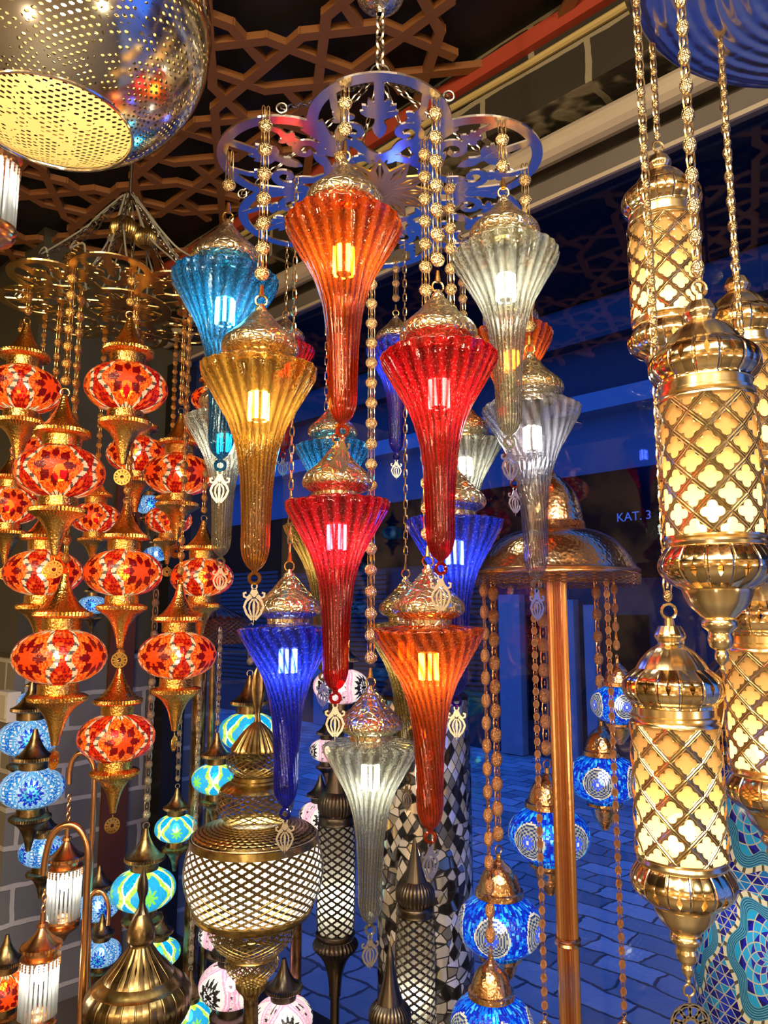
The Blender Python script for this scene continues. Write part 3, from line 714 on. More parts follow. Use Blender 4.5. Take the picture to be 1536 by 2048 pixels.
# ------------------------------------------------------------------ chandelier plates
def spiral(cx, cy, r0, turns, a0, s=1, n=26, k=.15):
    return [(cx+r0*(1-(1-k)*i/(n-1))*math.cos(a0+s*turns*TAU*i/(n-1)), cy+r0*(1-(1-k)*i/(n-1))*math.sin(a0+s*turns*TAU*i/(n-1))) for i in range(n)]
def leaf(mb, bx, by, a, L, wd, z0, z1):
    P = []
    for x, y in ((0, 0), (.25, .36), (.6, .5), (.88, .28), (1, 0), (.88, -.28), (.6, -.5), (.25, -.36)):
        X_, Y_ = x*L, y*wd; P.append((bx+X_*math.cos(a)-Y_*math.sin(a), by+X_*math.sin(a)+Y_*math.cos(a)))
    mb.prism(P, z0, z1)
def plate(R_, rho, nl, a0=0, rimw=.017, th=.003, fat=1.8):
    mb = MB(); mb.fat = fat; mb.jit = .0009; z0, z1 = -th/2, th/2; d = R_-rho; hs = PI/nl
    nt = d*math.cos(hs)+math.sqrt(max(0, rho**2-(d*math.sin(hs))**2)); outline = []
    ax, ay = nt*math.cos(hs)-d, nt*math.sin(hs); am = math.atan2(ay, ax)
    for k in range(nl):
        A = a0+TAU*k/nl; ca, sa = math.cos(A), math.sin(A)
        R2 = lambda x, y: (x*ca-y*sa, x*sa+y*ca)
        def ang(v): return v+A
        arc = [R2(d+rho*math.cos(t), rho*math.sin(t)) for t in [-am+2*am*i/28 for i in range(29)]]
        mb.ribbon(arc, rimw/fat*1.15, z0, z1)
        s = rho/.115
        # palmette pointing outwards
        for j in range(-3, 4):
            L = (.050-.006*abs(j))*s; p0 = R2(d+.018*s, 0); leaf(mb, *p0, ang(j*.36), L*1.15, .0155*s, z0, z1)
        mb.ribbon([R2(d-.02*s, 0), R2(d+.03*s, 0), R2(d+rho-.004, 0)], .009*s, z0, z1)
        leaf(mb, *R2(d-.035*s, 0), ang(0), .05*s, .026*s, z0, z1)
        for sg_ in (-1, 1):
            # flowers
            fx, fy = d+.020*s, sg_*.062*s
            for q in range(5): leaf(mb, *R2(fx, fy), ang(TAU*q/5+.3), .021*s, .014*s, z0, z1)
            mb.ribbon([R2(x, y) for x, y in ((fx, fy), (fx+.025*s, fy+sg_*.012*s), (d+rho*.72, sg_*rho*.66))], .007*s, z0, z1)
            # scrolls
            sp = [R2(x, sg_*y) for x, y in spiral(d-.020*s, .046*s, .030*s, 1.15, PI, -1)]
            mb.ribbon(sp, [.010*s*(1-.5*i/25) for i in range(26)], z0, z1)
            mb.ribbon([R2(x, sg_*y) for x, y in ((d-.05*s, .046*s), (d-.07*s, .030*s), (d-.085*s, .008*s), (d-.105*s, 0))], .009*s, z0, z1)
            sp = [R2(x, sg_*y) for x, y in spiral(d-.060*s, .070*s, .024*s, 1.1, 0, 1)]
            mb.ribbon(sp, [.009*s*(1-.5*i/25) for i in range(26)], z0, z1)
            leaf(mb, *R2(d-.045*s, sg_*.075*s), ang(sg_*.9), .045*s, .018*s, z0, z1)
            leaf(mb, *R2(d-.075*s, sg_*.020*s), ang(sg_*.6), .05*s, .015*s, z0, z1)
            leaf(mb, *R2(d-.11*s, sg_*.012*s), ang(sg_*.75), .04*s, .014*s, z0, z1)
        n2 = (nt*math.cos(hs), nt*math.sin(hs)); cb = A+hs
        P = [(r*math.cos(cb), r*math.sin(cb)) for r in (nt+.004, nt-.05*s, R_*.34)]
        mb.ribbon(P, [.026*s, .012*s, .008*s], z0, z1)
    mb.ribbon([(R_*.36*math.cos(TAU*i/48), R_*.36*math.sin(TAU*i/48)) for i in range(48)], R_*.03, z0, z1, True)
    return mb
def medallion(R_, th=.003):
    mb = MB(); z0, z1 = -th/2, th/2
    mb.fat = 1.5; mb.jit = .0009
    for k in range(12):
        a = TAU*k/12
        def q(r, da): return (r*math.cos(a+da), r*math.sin(a+da))
        mb.ribbon([q(R_*.24, -.16), q(R_*.62, -.20), q(R_*.97, 0), q(R_*.62, .20), q(R_*.24, .16)], R_*.065, z0, z1)
        mb.ribbon([q(R_*.3, 0), q(R_*.8, 0)], R_*.03, z0, z1)
    for r, w_ in ((.26, .12), (.1, .16)): mb.ribbon([(R_*r*math.cos(TAU*i/32), R_*r*math.sin(TAU*i/32)) for i in range(32)], R_*w_, z0, z1, True)
    return mb
def slack(p, q, n, sag): return [Vector(p).lerp(Vector(q), i/n)-Vector((0, 0, sag*4*(i/n)*(1-i/n))) for i in range(n+1)]
def link_run(mb, pts, r=.0016, hw=.005):
    for i in range(len(pts)-1):
        a, b = Vector(pts[i]), Vector(pts[i+1]); d = (b-a); L = d.length*.66; d.normalize(); s = d.orthogonal().normalized()
        if i % 2: s = d.cross(s)
        c_ = (a+b)/2; P = [c_+d*(L*math.sin(TAU*k/8))+s*(hw*math.cos(TAU*k/8)) for k in range(8)]
        mb.tube(P, r, 4, True)
ch = thing('chandelier_frame', 'large polished steel scalloped plate with cut-out scrolls holding the glass lamps', 'chandelier', DISC_C)
ob('plate', plate(.322, .117, 6, a0=-PI/2).mesh('plate', M['mirror'], False), ch)
ob('medallion', medallion(.112).mesh('medallion', metal('satin gold', (1, .66, .18), .38), False), ch)
HK = Vector((0, 0, .262))
for k in range(6):
    a = -PI/2+TAU*k/6+.42; e = Vector((.285*math.cos(a), .285*math.sin(a), .012)); c_ = MB(); link_run(c_, slack(HK, e, 20, .012)); c_.ring(tuple(e-Vector((0, 0, .0))), .009, .002, 12)
    ob('suspension_chain', c_.mesh('suspension_chain', M['steel_chain']), ch)
c_ = MB(); link_run(c_, slack(HK+Vector((0, 0, .01)), HK+Vector((0, 0, .15)), 6, 0), .003, .010); c_.ring(tuple(HK), .02, .003, 16); ob('top_chain', c_.mesh('top_chain', M['steel_chain']), ch)
ob('canopy', lathe(cr([(0, .50), (.02, .49), (.045, .46), (.05, .44), (.035, .42), (.012, .41), (.006, .40)], 3), 32).mesh('canopy', M['cap_silver']), ch)
ob('hanging_rod', MB().tube([(0, 0, .48), (0, 0, H-DISC_C.z+.05)], .006, 8).mesh('rod', M['steel_chain']), ch)

LC = Vector((-.745, 2.02, 2.475)); LR = .33
lc = thing('chandelier_frame', 'gold scalloped plate with scroll cut-outs holding the red mosaic lamps', 'chandelier', LC)
ob('plate', plate(.325, .092, 8, a0=.2, fat=2.7).mesh('plate', M['mirror_gold'], False), lc)
ob('medallion', medallion(.115).mesh('medallion', M['mirror_gold'], False), lc)
for k in range(8):
    a = TAU*k/8+.2; e = Vector((.29*math.cos(a), .29*math.sin(a), .01)); c_ = MB(); link_run(c_, slack((.0, 0, .36), e, 22, .02)); ob('suspension_chain', c_.mesh('suspension_chain', M['steel_chain']), lc)
cab = []
for k in range(14):
    a = TAU*k/14+.3; r1 = .10+.16*random.random()
    P = [Vector((.02*math.cos(a), .02*math.sin(a), .34)), Vector((.5*r1*math.cos(a), .5*r1*math.sin(a), .26-.08*random.random())), Vector((r1*math.cos(a+.3), r1*math.sin(a+.3), .10)), Vector((r1*1.05*math.cos(a+.6), r1*1.05*math.sin(a+.6), .05+.05*random.random())), Vector((r1*.9*math.cos(a+.5), r1*.9*math.sin(a+.5), .004))]
    Q = []
    for i in range(len(P)-1):
        p0 = P[max(i-1, 0)]; p1 = P[i]; p2 = P[i+1]; p3 = P[min(i+2, len(P)-1)]
        for s_ in range(6):
            t = s_/6; Q.append(.5*(2*p1+(p2-p0)*t+(2*p0-5*p1+4*p2-p3)*t*t+(3*p1-p0-3*p2+p3)*t**3))
    ob('cable', MB().tube(Q, .0028, 6).mesh('cable', M['wire']), lc)
rb = flutes(36, .06)
for (x, y, z, s) in ((.0, -.03, .22, 1), (.06, -.02, .20, .85)):
    ob('brass_collar', lathe([(0, .04*s), (.02*s, .038*s), (.036*s, .02*s), (.042*s, 0), (.036*s, -.018*s), (.02*s, -.03*s), (0, -.03*s)], 72, rb).mesh('brass_collar', M['brass']), lc, (x, y, z))
sp = [(.012*math.cos(i*.9), .012*math.sin(i*.9), .02+i*.0016) for i in range(60)]
ob('spring', MB().tube(sp, .002, 5).mesh('spring', M['gold']), lc, (-.12, -.1, .0)); ob('spring', MB().tube(sp, .002, 5).mesh('spring', M['gold']), lc, (-.17, -.03, .08), (0, .4, 0))
ob('hanging_rod', MB().tube([(0, 0, .34), (0, 0, H-LC.z+.05)], .005, 8).mesh('rod', M['steel_chain']), lc)

# ------------------------------------------------------------------ mosaic lamps
def hsh(*a):
    v = np.zeros_like(a[0], dtype=float)
    for i, x in enumerate(a): v = v+x*(12.9898+i*65.17)
    return np.mod(np.abs(np.sin(v)*43758.5453), 1)
def star_r(r, ph, n, inner):
    a = np.mod(ph, TAU/n)-PI/n; a = np.abs(a)/(PI/n)      # 0 between points .. 1 at a point
    return r/(inner+(1-inner)*a)
def pattern(style):
    """tile colour as a function of angle round the globe and height"""
    def fn(th, f, r, z):
        R_ = .1; lat = z/.062; nmed = {'red': 4, 'orange': 4, 'blue': 4, 'green': 4, 'pink': 4, 'night': 5, 'navy': 5, 'vase': 4}[style]
        st = TAU/nmed; k = np.round(th/st); dx = (th-k*st)/st*2; dy = lat*.79*(nmed/4)
        c = np.zeros((len(th), 3)); rr = np.hypot(dx, dy); ph = np.arctan2(dy, dx)
        g = lambda col, m_: c.__setitem__(m_, col)
        tri = (np.floor(dx*7+dy*5)+np.floor(dx*7-dy*5)+np.floor(dy*8)) ; h = hsh(np.floor(dx*9+k*3), np.floor(dy*9), k)
        h2 = hsh(np.floor(dx*26+k*3), np.floor(dy*26), k); odd = np.mod(tri, 2) < 1
        wav = .70+.07*np.cos(ph*6)
        if style in ('red', 'orange'):
            base = np.where(odd[:, None], np.array([[.72, .03, .005]]), np.array([[.30, .002, .006]])) if style == 'red' else np.where(odd[:, None], np.array([[.9, .2, .02]]), np.array([[.85, .75, .6]]))
            c[:] = base; g((1, .16, .02), (h > .78))
            m_ = (rr < wav+.16) & (rr > wav+.02); c[m_] = np.where((np.mod(np.floor(ph[m_]*9), 3) < 2)[:, None], (1, .95, .82), (.12, .12, .12))
            m_ = rr <= wav+.02; c[m_] = np.where((h2[m_] > .45)[:, None], (1, .30, .03), (.85, .07, .006))
            s_ = star_r(rr, ph, 8, .58); g((.20, .0008, .004), s_ < .60); s2 = star_r(rr, ph+PI/8, 8, .5); g((.95, .09, .008), s2 < .36)
        elif style == 'blue':
            c[:] = np.where(odd[:, None], (.015, .14, .70), (.05, .38, .85)); g((.55, .9, 1), h2 > .8)
            m_ = (rr < .88) & (rr > .74); c[m_] = np.where((np.mod(np.floor(ph[m_]*10), 2) < 1)[:, None], (.9, .97, 1), (.05, .30, .8))
            m_ = rr <= .74; c[m_] = (.12, .50, .95); m_ = (rr < .66); c[m_] = np.where((h2[m_] > .4)[:, None], (.5, .78, 1), (.06, .38, .9))
            s_ = star_r(rr, ph, 12, .55); g((.005, .03, .62), s_ < .55); s2 = star_r(rr, ph, 12, .5); g((.05, .55, .85), s2 < .36); s3 = star_r(rr, ph+.26, 6, .3); g((.003, .02, .5), s3 < .24)
        elif style == 'green':
            c[:] = np.where((h2 > .25)[:, None], (.0, .36, .85), (.02, .55, .92))
            m_ = (rr < wav+.17) & (rr > wav-.02); c[m_] = np.where((hsh(np.floor(ph*7), np.floor(rr*9))[m_] > .4)[:, None], (.45, .85, .06), (.85, .9, .25))
            g((.9, .97, .9), (rr >= wav+.17) & (rr < wav+.25)); g((.02, .42, .9), rr < wav-.02)
            s_ = star_r(rr, ph, 8, .4); g((.25, .78, .12), s_ < .38)
        elif style == 'pink':
            c[:] = np.where(odd[:, None], (.85, .78, .80), (.75, .45, .6)); g((.06, .05, .06), h > .8)
            g((1, .42, .70), (rr < .95) & (rr > .72)); g((.95, .85, .9), (rr < .86) & (rr > .80)); g((.90, .88, .88), rr <= .72)
            s_ = star_r(rr, ph, 12, .6); g((.012, .012, .015), s_ < .60); s2 = star_r(rr, ph, 12, .4); g((.75, .75, .78), s2 < .34); s3 = star_r(rr, ph, 6, .3); g((.01, .01, .01), s3 < .22)
        elif style == 'night':
            q = hsh(np.floor(dx*12+k*7), np.floor(dy*12+.3*np.floor(dx*12)), k); c[:] = (.0, .025, .55)
            g((.0, .16, .8), q > .35); g((.06, .5, .9), q > .68); g((.003, .012, .4), q > .78)
            rg = np.mod(rr*9, 1); m_ = (rr < .62); c[m_] = np.where((rg[m_] > .45)[:, None], (.34, .36, .32), (.03, .05, .14)); g((.05, .12, .85), (rr < .34) & (star_r(rr, ph, 8, .45) < .33)); g((.8, .85, .8), rr < .07)
            g((.75, .70, .5), (rr > .62) & (rr < .68))
        elif style == 'navy':
            q = hsh(np.floor(dx*12+k*7), np.floor(dy*12), k); c[:] = (.01, .04, .35); g((.02, .2, .7), q > .4); g((.3, .35, .4), q > .8)
        if style == 'blue': c *= .75
        # grout between tiles
        if style not in ('vase',):
            gq = hsh(np.floor(th*57), np.floor(z*1400)); c *= (.80+.25*gq)[:, None]
        return np.clip(c, 0, 1)
    return fn
def globe_prof(ratio=.62, n=44, R_=.1):
    P = []
    for i in range(n+1):
        a = -PI/2+PI*i/n; a = a*.93
        P.append((R_*max(.0, math.cos(a))**.82, -R_*ratio*math.sin(a)/math.sin(PI/2*.93)))
    return P
GLOBE = {}
def globe_mesh(style):
    if style not in GLOBE:
        m_ = 'mosaic_dim' if style in ('navy',) else 'mosaic'
        GLOBE[style] = lathe(globe_prof(.60 if style in ('red', 'blue', 'green', 'pink', 'orange') else .66), 190, None, pattern(style)).mesh('globe', M[m_], True, 80)
    return GLOBE[style]
ribr = lambda th, f, r, z: (r*(1+(0.022*np.cos(th*50) if r > .046 else 0)), z)
def s10(P, k=.1): return [(r*k, z*k) for r, z in P]
CAPG = {}
for key, mt in (('gold', 'gold_hammer'), ('bronze', 'bronze'), ('copper', 'copper_hammer'), ('dark', 'dark_metal')):
    up = s10([(0, 1.86), (.07, 1.85), (.09, 1.75), (.13, 1.62)]+cr([(.15, 1.55), (.24, 1.36), (.36, 1.18), (.50, 1.04), (.56, 1.0)], 3)+[(.62, .99), (.63, .90), (.58, .86), (.44, .84), (.43, .60), (.40, .585)])
    lo = s10([(.40, -.585), (.43, -.60), (.44, -.80), (.56, -.83), (.63, -.87), (.62, -.96), (.55, -1.0)]+cr([(.48, -1.05), (.34, -1.18), (.22, -1.38), (.15, -1.6), (.10, -1.8), (.08, -1.93)], 3)+[(0, -1.95)])
    CAPG[key] = (lathe(up, 200, ribr).mesh('upper_cap', M[mt]), lathe(lo, 200, ribr).mesh('lower_cap', M[mt]))
dome = s10([(0, 1.6), (.06, 1.58), (.07, 1.45), (.12, 1.42)]+cr([(.14, 1.38), (.30, 1.25), (.42, 1.05), (.48, .86), (.50, .78)], 3)+[(.56, .76), (.57, .64), (.5, .6), (.46, .55)])
cup = s10([(.40, -.62), (.50, -.66), (.50, -.74), (.44, -.78)]+cr([(.40, -.85), (.30, -1.1), (.16, -1.3), (.1, -1.4)], 3)+[(0, -1.41)])
CAPG['dome'] = (lathe(dome, 60).mesh('upper_cap', M['copper_hammer']), lathe(cup, 60).mesh('lower_cap', M['copper_hammer']))
blb = ell(MB(), .016, .016, .022, 12, 8); GB = {k: blb.mesh('bulb', M[k]) for k in ('led_hot', 'led_white', 'led_soft')}
def mosaic_lamp(px, py, w, style, label, group, cap='gold', chst='disc_gold', D=.2, t=None, cen=None, R_=0, ztop=None, rz=0, ros=True, bulb='led_hot', pytop=None, low=True):
    t = TFIX.get((px, py), t) if cen is None else t
    if t: p = at_t(px, py, t); sc = w*t/(F*.2)
    elif cen is not None: p, sc, t = fit(px, py, w, D, cen, R_); sc *= D/.2
    else: t = F*D/w; p = at_t(px, py, t); sc = D/.2
    o = thing('mosaic_pendant_lamp', label, 'pendant lamp', p, group, rz, sc)
    ob('globe', globe_mesh(style), o); ob('upper_cap', CAPG[cap][0], o)
    if low: ob('lower_cap', CAPG[cap][1], o)
    ob('bulb', GB[bulb], o)
    zt_ = ztop if ztop else (zat(pytop, p.y) if pytop else None)
    z0 = {'dome': .158}.get(cap, .184)
    if zt_ and (zt_-p.z)/sc > z0+.03:
        hk = MB().ring((0, 0, z0+.008), .010, .0018); ob('hook', hk.mesh('hook', M[LINKM[chst]]), o)
        chain(o, z0+.016, (zt_-p.z)/sc, chst)
    if ros: ob('rosette', ROS, o, (0, 0, -.225), (0, 0, random.uniform(-.5, .5)))
    return o
RG = 'red mosaic lamps on the gold chandelier'
z_ = LC.z
for px, py, w, rz, lb in [
 (253, 777, 160, .35, 'red mosaic globe lamp highest in the cluster, under the gold plate'),
 (45, 780, 150, 1.2, 'red mosaic globe lamp at the upper left, cut by the picture edge'),
 (120, 945, 172, .3, 'red mosaic globe lamp with eight-point star, in front below the edge one'),
 (358, 950, 136, .9, 'red mosaic globe lamp beside the silver glass lamp'),
 (275, 910, 120, 1.3, 'small red mosaic globe behind the gold bead chain, below the highest one'),
 (190, 1036, 98, .2, 'small red mosaic globe tucked behind two larger ones'),
 (18, 1012, 120, .6, 'red mosaic globe lamp half out of the picture at mid height'),
 (87, 1146, 150, 1.0, 'red mosaic globe lamp beside the olive wall'),
 (247, 1146, 152, .78, 'red mosaic globe lamp with bright star facing front, cluster centre'),
 (404, 1155, 124, .72, 'red mosaic globe lamp with glowing star beside the silver glass tip'),
 (120, 1313, 178, 1.25, 'widest red mosaic globe lamp, low by the brick wall'),
 (355, 1310, 152, 1.2, 'red mosaic globe lamp low beside the dark window frame'),
 (233, 1474, 150, .5, 'red mosaic globe lamp hanging lowest of the cluster'),
 (338, 1040, 92, .4, 'small red mosaic globe peeping out behind the star lamp'),
 (72, 905, 92, .1, 'small red mosaic globe in the gap at the upper left'),
 (425, 800, 84, .9, 'small red mosaic globe just behind the turquoise glass')]:
    mosaic_lamp(px, py, w, 'red', lb, RG, cen=LC, R_=lobes(.325, .092, 8, .2), ztop=z_, rz=rz, ros=True)

# blue and green mosaic lamps of the stands behind
BG = 'blue mosaic lamps by the brick wall'
for px, py, w, t, rz, lb, pt in [
 (70, 1402, 66, 2.55, .3, 'small blue mosaic globe, topmost by the brick wall', 1330),
 (58, 1475, 118, 2.35, .5, 'blue mosaic globe with dark star by the white box', 1385),
 (64, 1576, 124, 2.3, .4, 'large blue mosaic globe below the starred one by the wall', 1480),
 (86, 1702, 92, 2.45, .9, 'deep blue mosaic globe above the glass-rod lamps', 1590),
 (196, 1812, 84, 2.5, .7, 'blue mosaic globe with star between copper gooseneck arches', 1720),
 (202, 1905, 78, 2.4, .2, 'blue mosaic globe behind the brass dome finial', 1850),
 (300, 1010, 62, 2.6, .4, 'blue and white mosaic globe peeping behind the red lamps', 900),
 (312, 1108, 48, 2.7, .8, 'small dark blue mosaic globe beside the star lamp', 1050),
 (186, 1210, 58, 2.7, .2, 'small blue mosaic globe seen between red lamps', 1150)]:
    mosaic_lamp(px, py, w, 'blue', lb, BG, 'bronze', 'small_dark', t=t, rz=rz, ros=False, bulb='led_white', pytop=pt)
GG = 'turquoise and lime mosaic lamps on the twisted stand'
for px, py, w, t, rz, lb, pt in [
 (287, 1778, 126, 1.95, .5, 'turquoise and lime mosaic globe above the brass dome', 1190),
 (352, 1656, 84, 2.15, .3, 'turquoise and lime globe behind the grey bead chain', 1255),
 (432, 1557, 96, 2.2, .9, 'turquoise and lime globe beside the pierced brass lamp', 1262),
 (497, 1462, 118, 2.25, .2, 'turquoise and lime globe, highest, behind the fluted brass cap', 1262),
 (378, 2032, 92, 2.0, .6, 'turquoise and lime globe at the bottom beside the brass dome', 1370),
 (318, 1905, 84, 2.15, .1, 'turquoise and lime globe behind the brass dome shoulder', 1840)]:
    mosaic_lamp(px, py, w, 'green', lb, GG, 'bronze', 'pine_grey', t=t, rz=rz, ros=False, bulb='led_white', pytop=pt)
PG = 'pink and black mosaic lamps'
for px, py, w, t, rz, lb in [
 (440, 1868, 86, 2.15, .4, 'pink mosaic globe partly behind the pierced brass bowls'),
 (462, 1968, 128, 1.98, 1.02, 'pink mosaic globe with black star, below the brass bowls'),
 (566, 2036, 120, 1.95, .3, 'pink mosaic globe with dark fluted cap at the bottom'),
 (640, 1630, 84, 2.3, .2, 'pink mosaic globe behind the black pierced lamp'),
 (682, 1372, 112, 2.35, 1.0, 'pink and black mosaic globe behind the red glass tip'),
 (655, 1500, 72, 2.4, .6, 'dark pink mosaic globe between the blue and silver glass')]:
    mosaic_lamp(px, py, w, 'pink', lb, PG, 'dark', 'plain_dark', t=t, rz=rz, ros=False, bulb='led_white', pytop=py-90)
mosaic_lamp(8, 1978, 110, 'orange', 'orange and white mosaic globe at the bottom left corner', None, 'bronze', 'small', t=2.05, rz=.6, ros=False, bulb='led_hot', pytop=1900)

# ------------------------------------------------------------------ lathed lamps traced as (row, half width)
class Stand:
    def __init__(s, name, label, cat, px, py, t, group=None, rz=0):
        s.p = at_t(px, py, t); s.Y = s.p.y; s.e = thing(name, label, cat, (s.p.x, s.p.y, 0), group, rz)
    def prof(s, rows):
        out = []
        for py, hw in rows:
            z = zat(py, s.Y); out.append((hw*tz(s.Y, z)/F, z))
        return out
    def part(s, name, rows, mat, segs=64, rib=None, smooth=3, label=None, parent=None, colfn=None, sharp=40):
        P = s.prof(rows); P = cr(P, smooth) if smooth and len(P) > 2 else P
        o = ob(name, lathe(P, segs, rib, colfn).mesh(name, mat, True, sharp), parent or s.e)
        if label: o['label'] = label
        return o
    def pole(s, name, py0, hw, mat, rib=None, z1=0.0, segs=48, twist=False):
        z0 = zat(py0, s.Y); r = hw*tz(s.Y, z0)/F; n = 60 if twist else 2
        P = [(r, z0+(z1-z0)*i/n) for i in range(n+1)]
        return ob(name, lathe(P, segs, rib).mesh(name, mat, True, 60), s.e)
    def disc_base(s, r, mat):
        return ob('base', lathe([(0, .05), (.02, .05), (.03, .03), (r*.9, .018), (r, .008), (r, 0), (0, 0)], 48).mesh('base', mat), s.e)
fl = lambda n, a: (lambda th, f, r, z: (r*(1+a*np.abs(np.cos(th*n/2))-a/2), z))
def helix(n, a, k): return lambda th, f, r, z: (r*(1+a*np.abs(np.cos(th*n/2+k*z))-a/2), z)

# big pierced brass floor lamp
S = Stand('pierced_floor_lamp', 'large antique brass floor lamp with glowing quatrefoil drum and stacked domes', 'floor lamp', 508, 1740, 1.70)
S.part('finial', [(1330, .5), (1345, 8), (1370, 12), (1400, 9), (1425, 4), (1445, 6)], M['bronze'], 24, flutes(8, .5))
S.part('top_cap', [(1443, 6), (1455, 20), (1475, 36), (1494, 49), (1500, 50)], M['brass'], 96, fl(28, .09))
S.part('upper_tier', [(1500, 48), (1512, 58), (1526, 60), (1540, 52), (1548, 42)], M['pierce_brass_f'])
S.part('collar', [(1548, 41), (1550, 45), (1556, 45), (1558, 49), (1562, 49)], M['brass'], smooth=0)
S.part('shoulder', [(1562, 50), (1568, 62), (1576, 70)], M['brass'], 96, fl(24, .03))
S.part('middle_tier', [(1576, 70), (1592, 76), (1612, 76), (1628, 70), (1638, 60), (1642, 56)], M['pierce_brass_f'])
T = Tree('scaled brass'); u, v = T.uv(); r0 = T.m('FLOOR', v/.009); fx = T.m('FRACT', u*44+T.m('MODULO', r0, 2)*.5)-.5; fy = T.m('FRACT', v/.009)
dd = T.m('SQRT', fx*fx*1.3+fy*fy)
M['scales'] = T.done(T.bsdf(T.mix(T.ramp(dd, (.62, 1), (.74, 0)), (.10, .07, .03), (.58, .42, .16)), 1, .28, T.bump(T.ramp(dd, (.5, 1), (.75, 0)), .7, .003)))
S.part('scaled_shoulder', [(1642, 58), (1647, 80), (1654, 104), (1661, 118), (1668, 123)], M['scales'], 96)
S.part('upper_band', [(1668, 124), (1669, 127), (1683, 128), (1684, 126)], M['brass'], smooth=0)
S.part('drum', [(1684, 126), (1700, 133), (1738, 139), (1770, 135), (1798, 125), (1812, 117)], M['pierce_brass'], 96)
S.part('liner', [(1684, 122), (1700, 129), (1738, 135), (1770, 131), (1798, 121), (1812, 113)], M['liner_white'])
S.part('lower_band', [(1812, 118), (1813, 120), (1826, 115), (1830, 108), (1834, 84)], M['brass'], smooth=0)
S.part('upper_bowl', [(1834, 82), (1846, 87), (1862, 86), (1884, 74), (1900, 56), (1905, 50)], M['pierce_brass_f'])
S.part('bowl_ring', [(1904, 50), (1908, 53), (1911, 50)], M['brass'])
S.part('lower_bowl', [(1911, 50), (1924, 54), (1940, 47), (1956, 35), (1962, 31)], M['pierce_brass_f'])
S.part('cup', [(1962, 31), (1974, 29), (1986, 19), (1994, 15)], M['brass'], 72, fl(18, .08))
S.pole('pole', 1994, 14, M['bronze'], helix(6, .16, 40), twist=True); S.disc_base(.15, M['bronze'])
ob('bulb', ell(MB(), .03, .03, .04, 14, 10).mesh('bulb', M['led_white']), S.e, (0, 0, zat(1755, S.Y)))

# brass dome lamp with slit windows
S = Stand('brass_dome_lamp', 'dark brass dome lamp with petal ribs and pierced slits, at the bottom', 'floor lamp', 277, 1980, 1.80)
S.part('finial', [(1727, .5), (1745, 4), (1762, 8), (1782, 9), (1800, 5), (1815, 7), (1826, 12)], M['dark_metal'], 24, flutes(8, .45))
S.part('knob', [(1824, 10), (1840, 19), (1856, 25), (1872, 27), (1880, 26), (1884, 21), (1890, 22)], M['bronze'])
m1 = teardrops('slit brass upper', (.34, .24, .10), 20, .045, .016, patina=(.20, .14, .06)); m2 = teardrops('slit brass lower', (.34, .24, .10), 24, .05, .013, patina=(.20, .14, .06))
S.part('upper_dome', [(1889, 23), (1904, 32), (1922, 46), (1940, 62), (1950, 68)], m1, 80)
S.part('shoulder_ring', [(1950, 69), (1956, 76), (1964, 84), (1968, 92)], M['brass'])
S.part('lower_dome', [(1966, 90), (1980, 101), (2000, 105), (2024, 101), (2045, 88), (2066, 60), (2080, 44)], m2, 96)
S.part('pedestal', [(2080, 45), (2095, 30), (2120, 16), (2150, 14)], M['bronze']); S.pole('pole', 2150, 12, M['bronze'], helix(6, .16, 40), twist=True); S.disc_base(.095, M['bronze'])
ob('bulb', GB['led_soft'], S.e, (0, 0, zat(2000, S.Y)), None, .5)

# black pierced cylinder lamps
def black_lamp(label, px, t, oy, s, pole=True, lit=True):
    S = Stand('black_pierced_lamp', label, 'floor lamp', px, 1750+oy, t, 'black pierced cylinder lamps')
    r = lambda L: [(oy+1475+(y-1475)*s, h*s) for y, h in L]
    S.part('spire', r([(1475, .5), (1488, 3), (1500, 6), (1525, 9), (1555, 15), (1582, 23)]), M['dark_metal'], 24, flutes(8, .12))
    S.part('ribbed_collar', r([(1582, 24), (1592, 33), (1604, 37), (1618, 36), (1628, 31)]), M['dark_metal'], 108, fl(36, .07))
    S.part('upper_band', r([(1628, 32), (1632, 36), (1644, 36), (1646, 38)]), M['dark_metal'])
    S.part('cylinder', r([(1646, 36), (1680, 39), (1760, 40), (1830, 39), (1862, 37)]), M['pierce_black'], 64)
    S.part('liner', r([(1646, 33), (1680, 36), (1760, 37), (1830, 36), (1862, 34)]), M['liner_grey'], 40)
    S.part('lower_band', r([(1862, 38), (1865, 40), (1872, 38), (1876, 35)]), M['dark_metal'])
    S.part('lower_ribbed_collar', r([(1876, 36), (1884, 43), (1892, 44), (1902, 36), (1906, 33)]), M['dark_metal'], 108, fl(36, .07))
    S.part('cone', r([(1906, 33), (1925, 22), (1950, 15), (1978, 12), (1990, 12)]), M['dark_metal'])
    S.pole('pole', oy+1475+(1988-1475)*s, 9*s, M['dark_metal']); S.disc_base(.09, M['dark_metal'])
    ob('bulb', GB['led_white'], S.e, (0, 0, zat(oy+1475+(1790-1475)*s, S.Y)), None, .85)
    return S
black_lamp('slim black pierced cylinder floor lamp between brass drum and silver glass', 672, 2.1, 0, 1.0)
black_lamp('black pierced cylinder lamp with spire before the mirror column', 832, 1.88, 172, 1.05)
black_lamp('black spired lamp, nearest and lowest of the black ones', 780, 1.66, 408, 1.12)

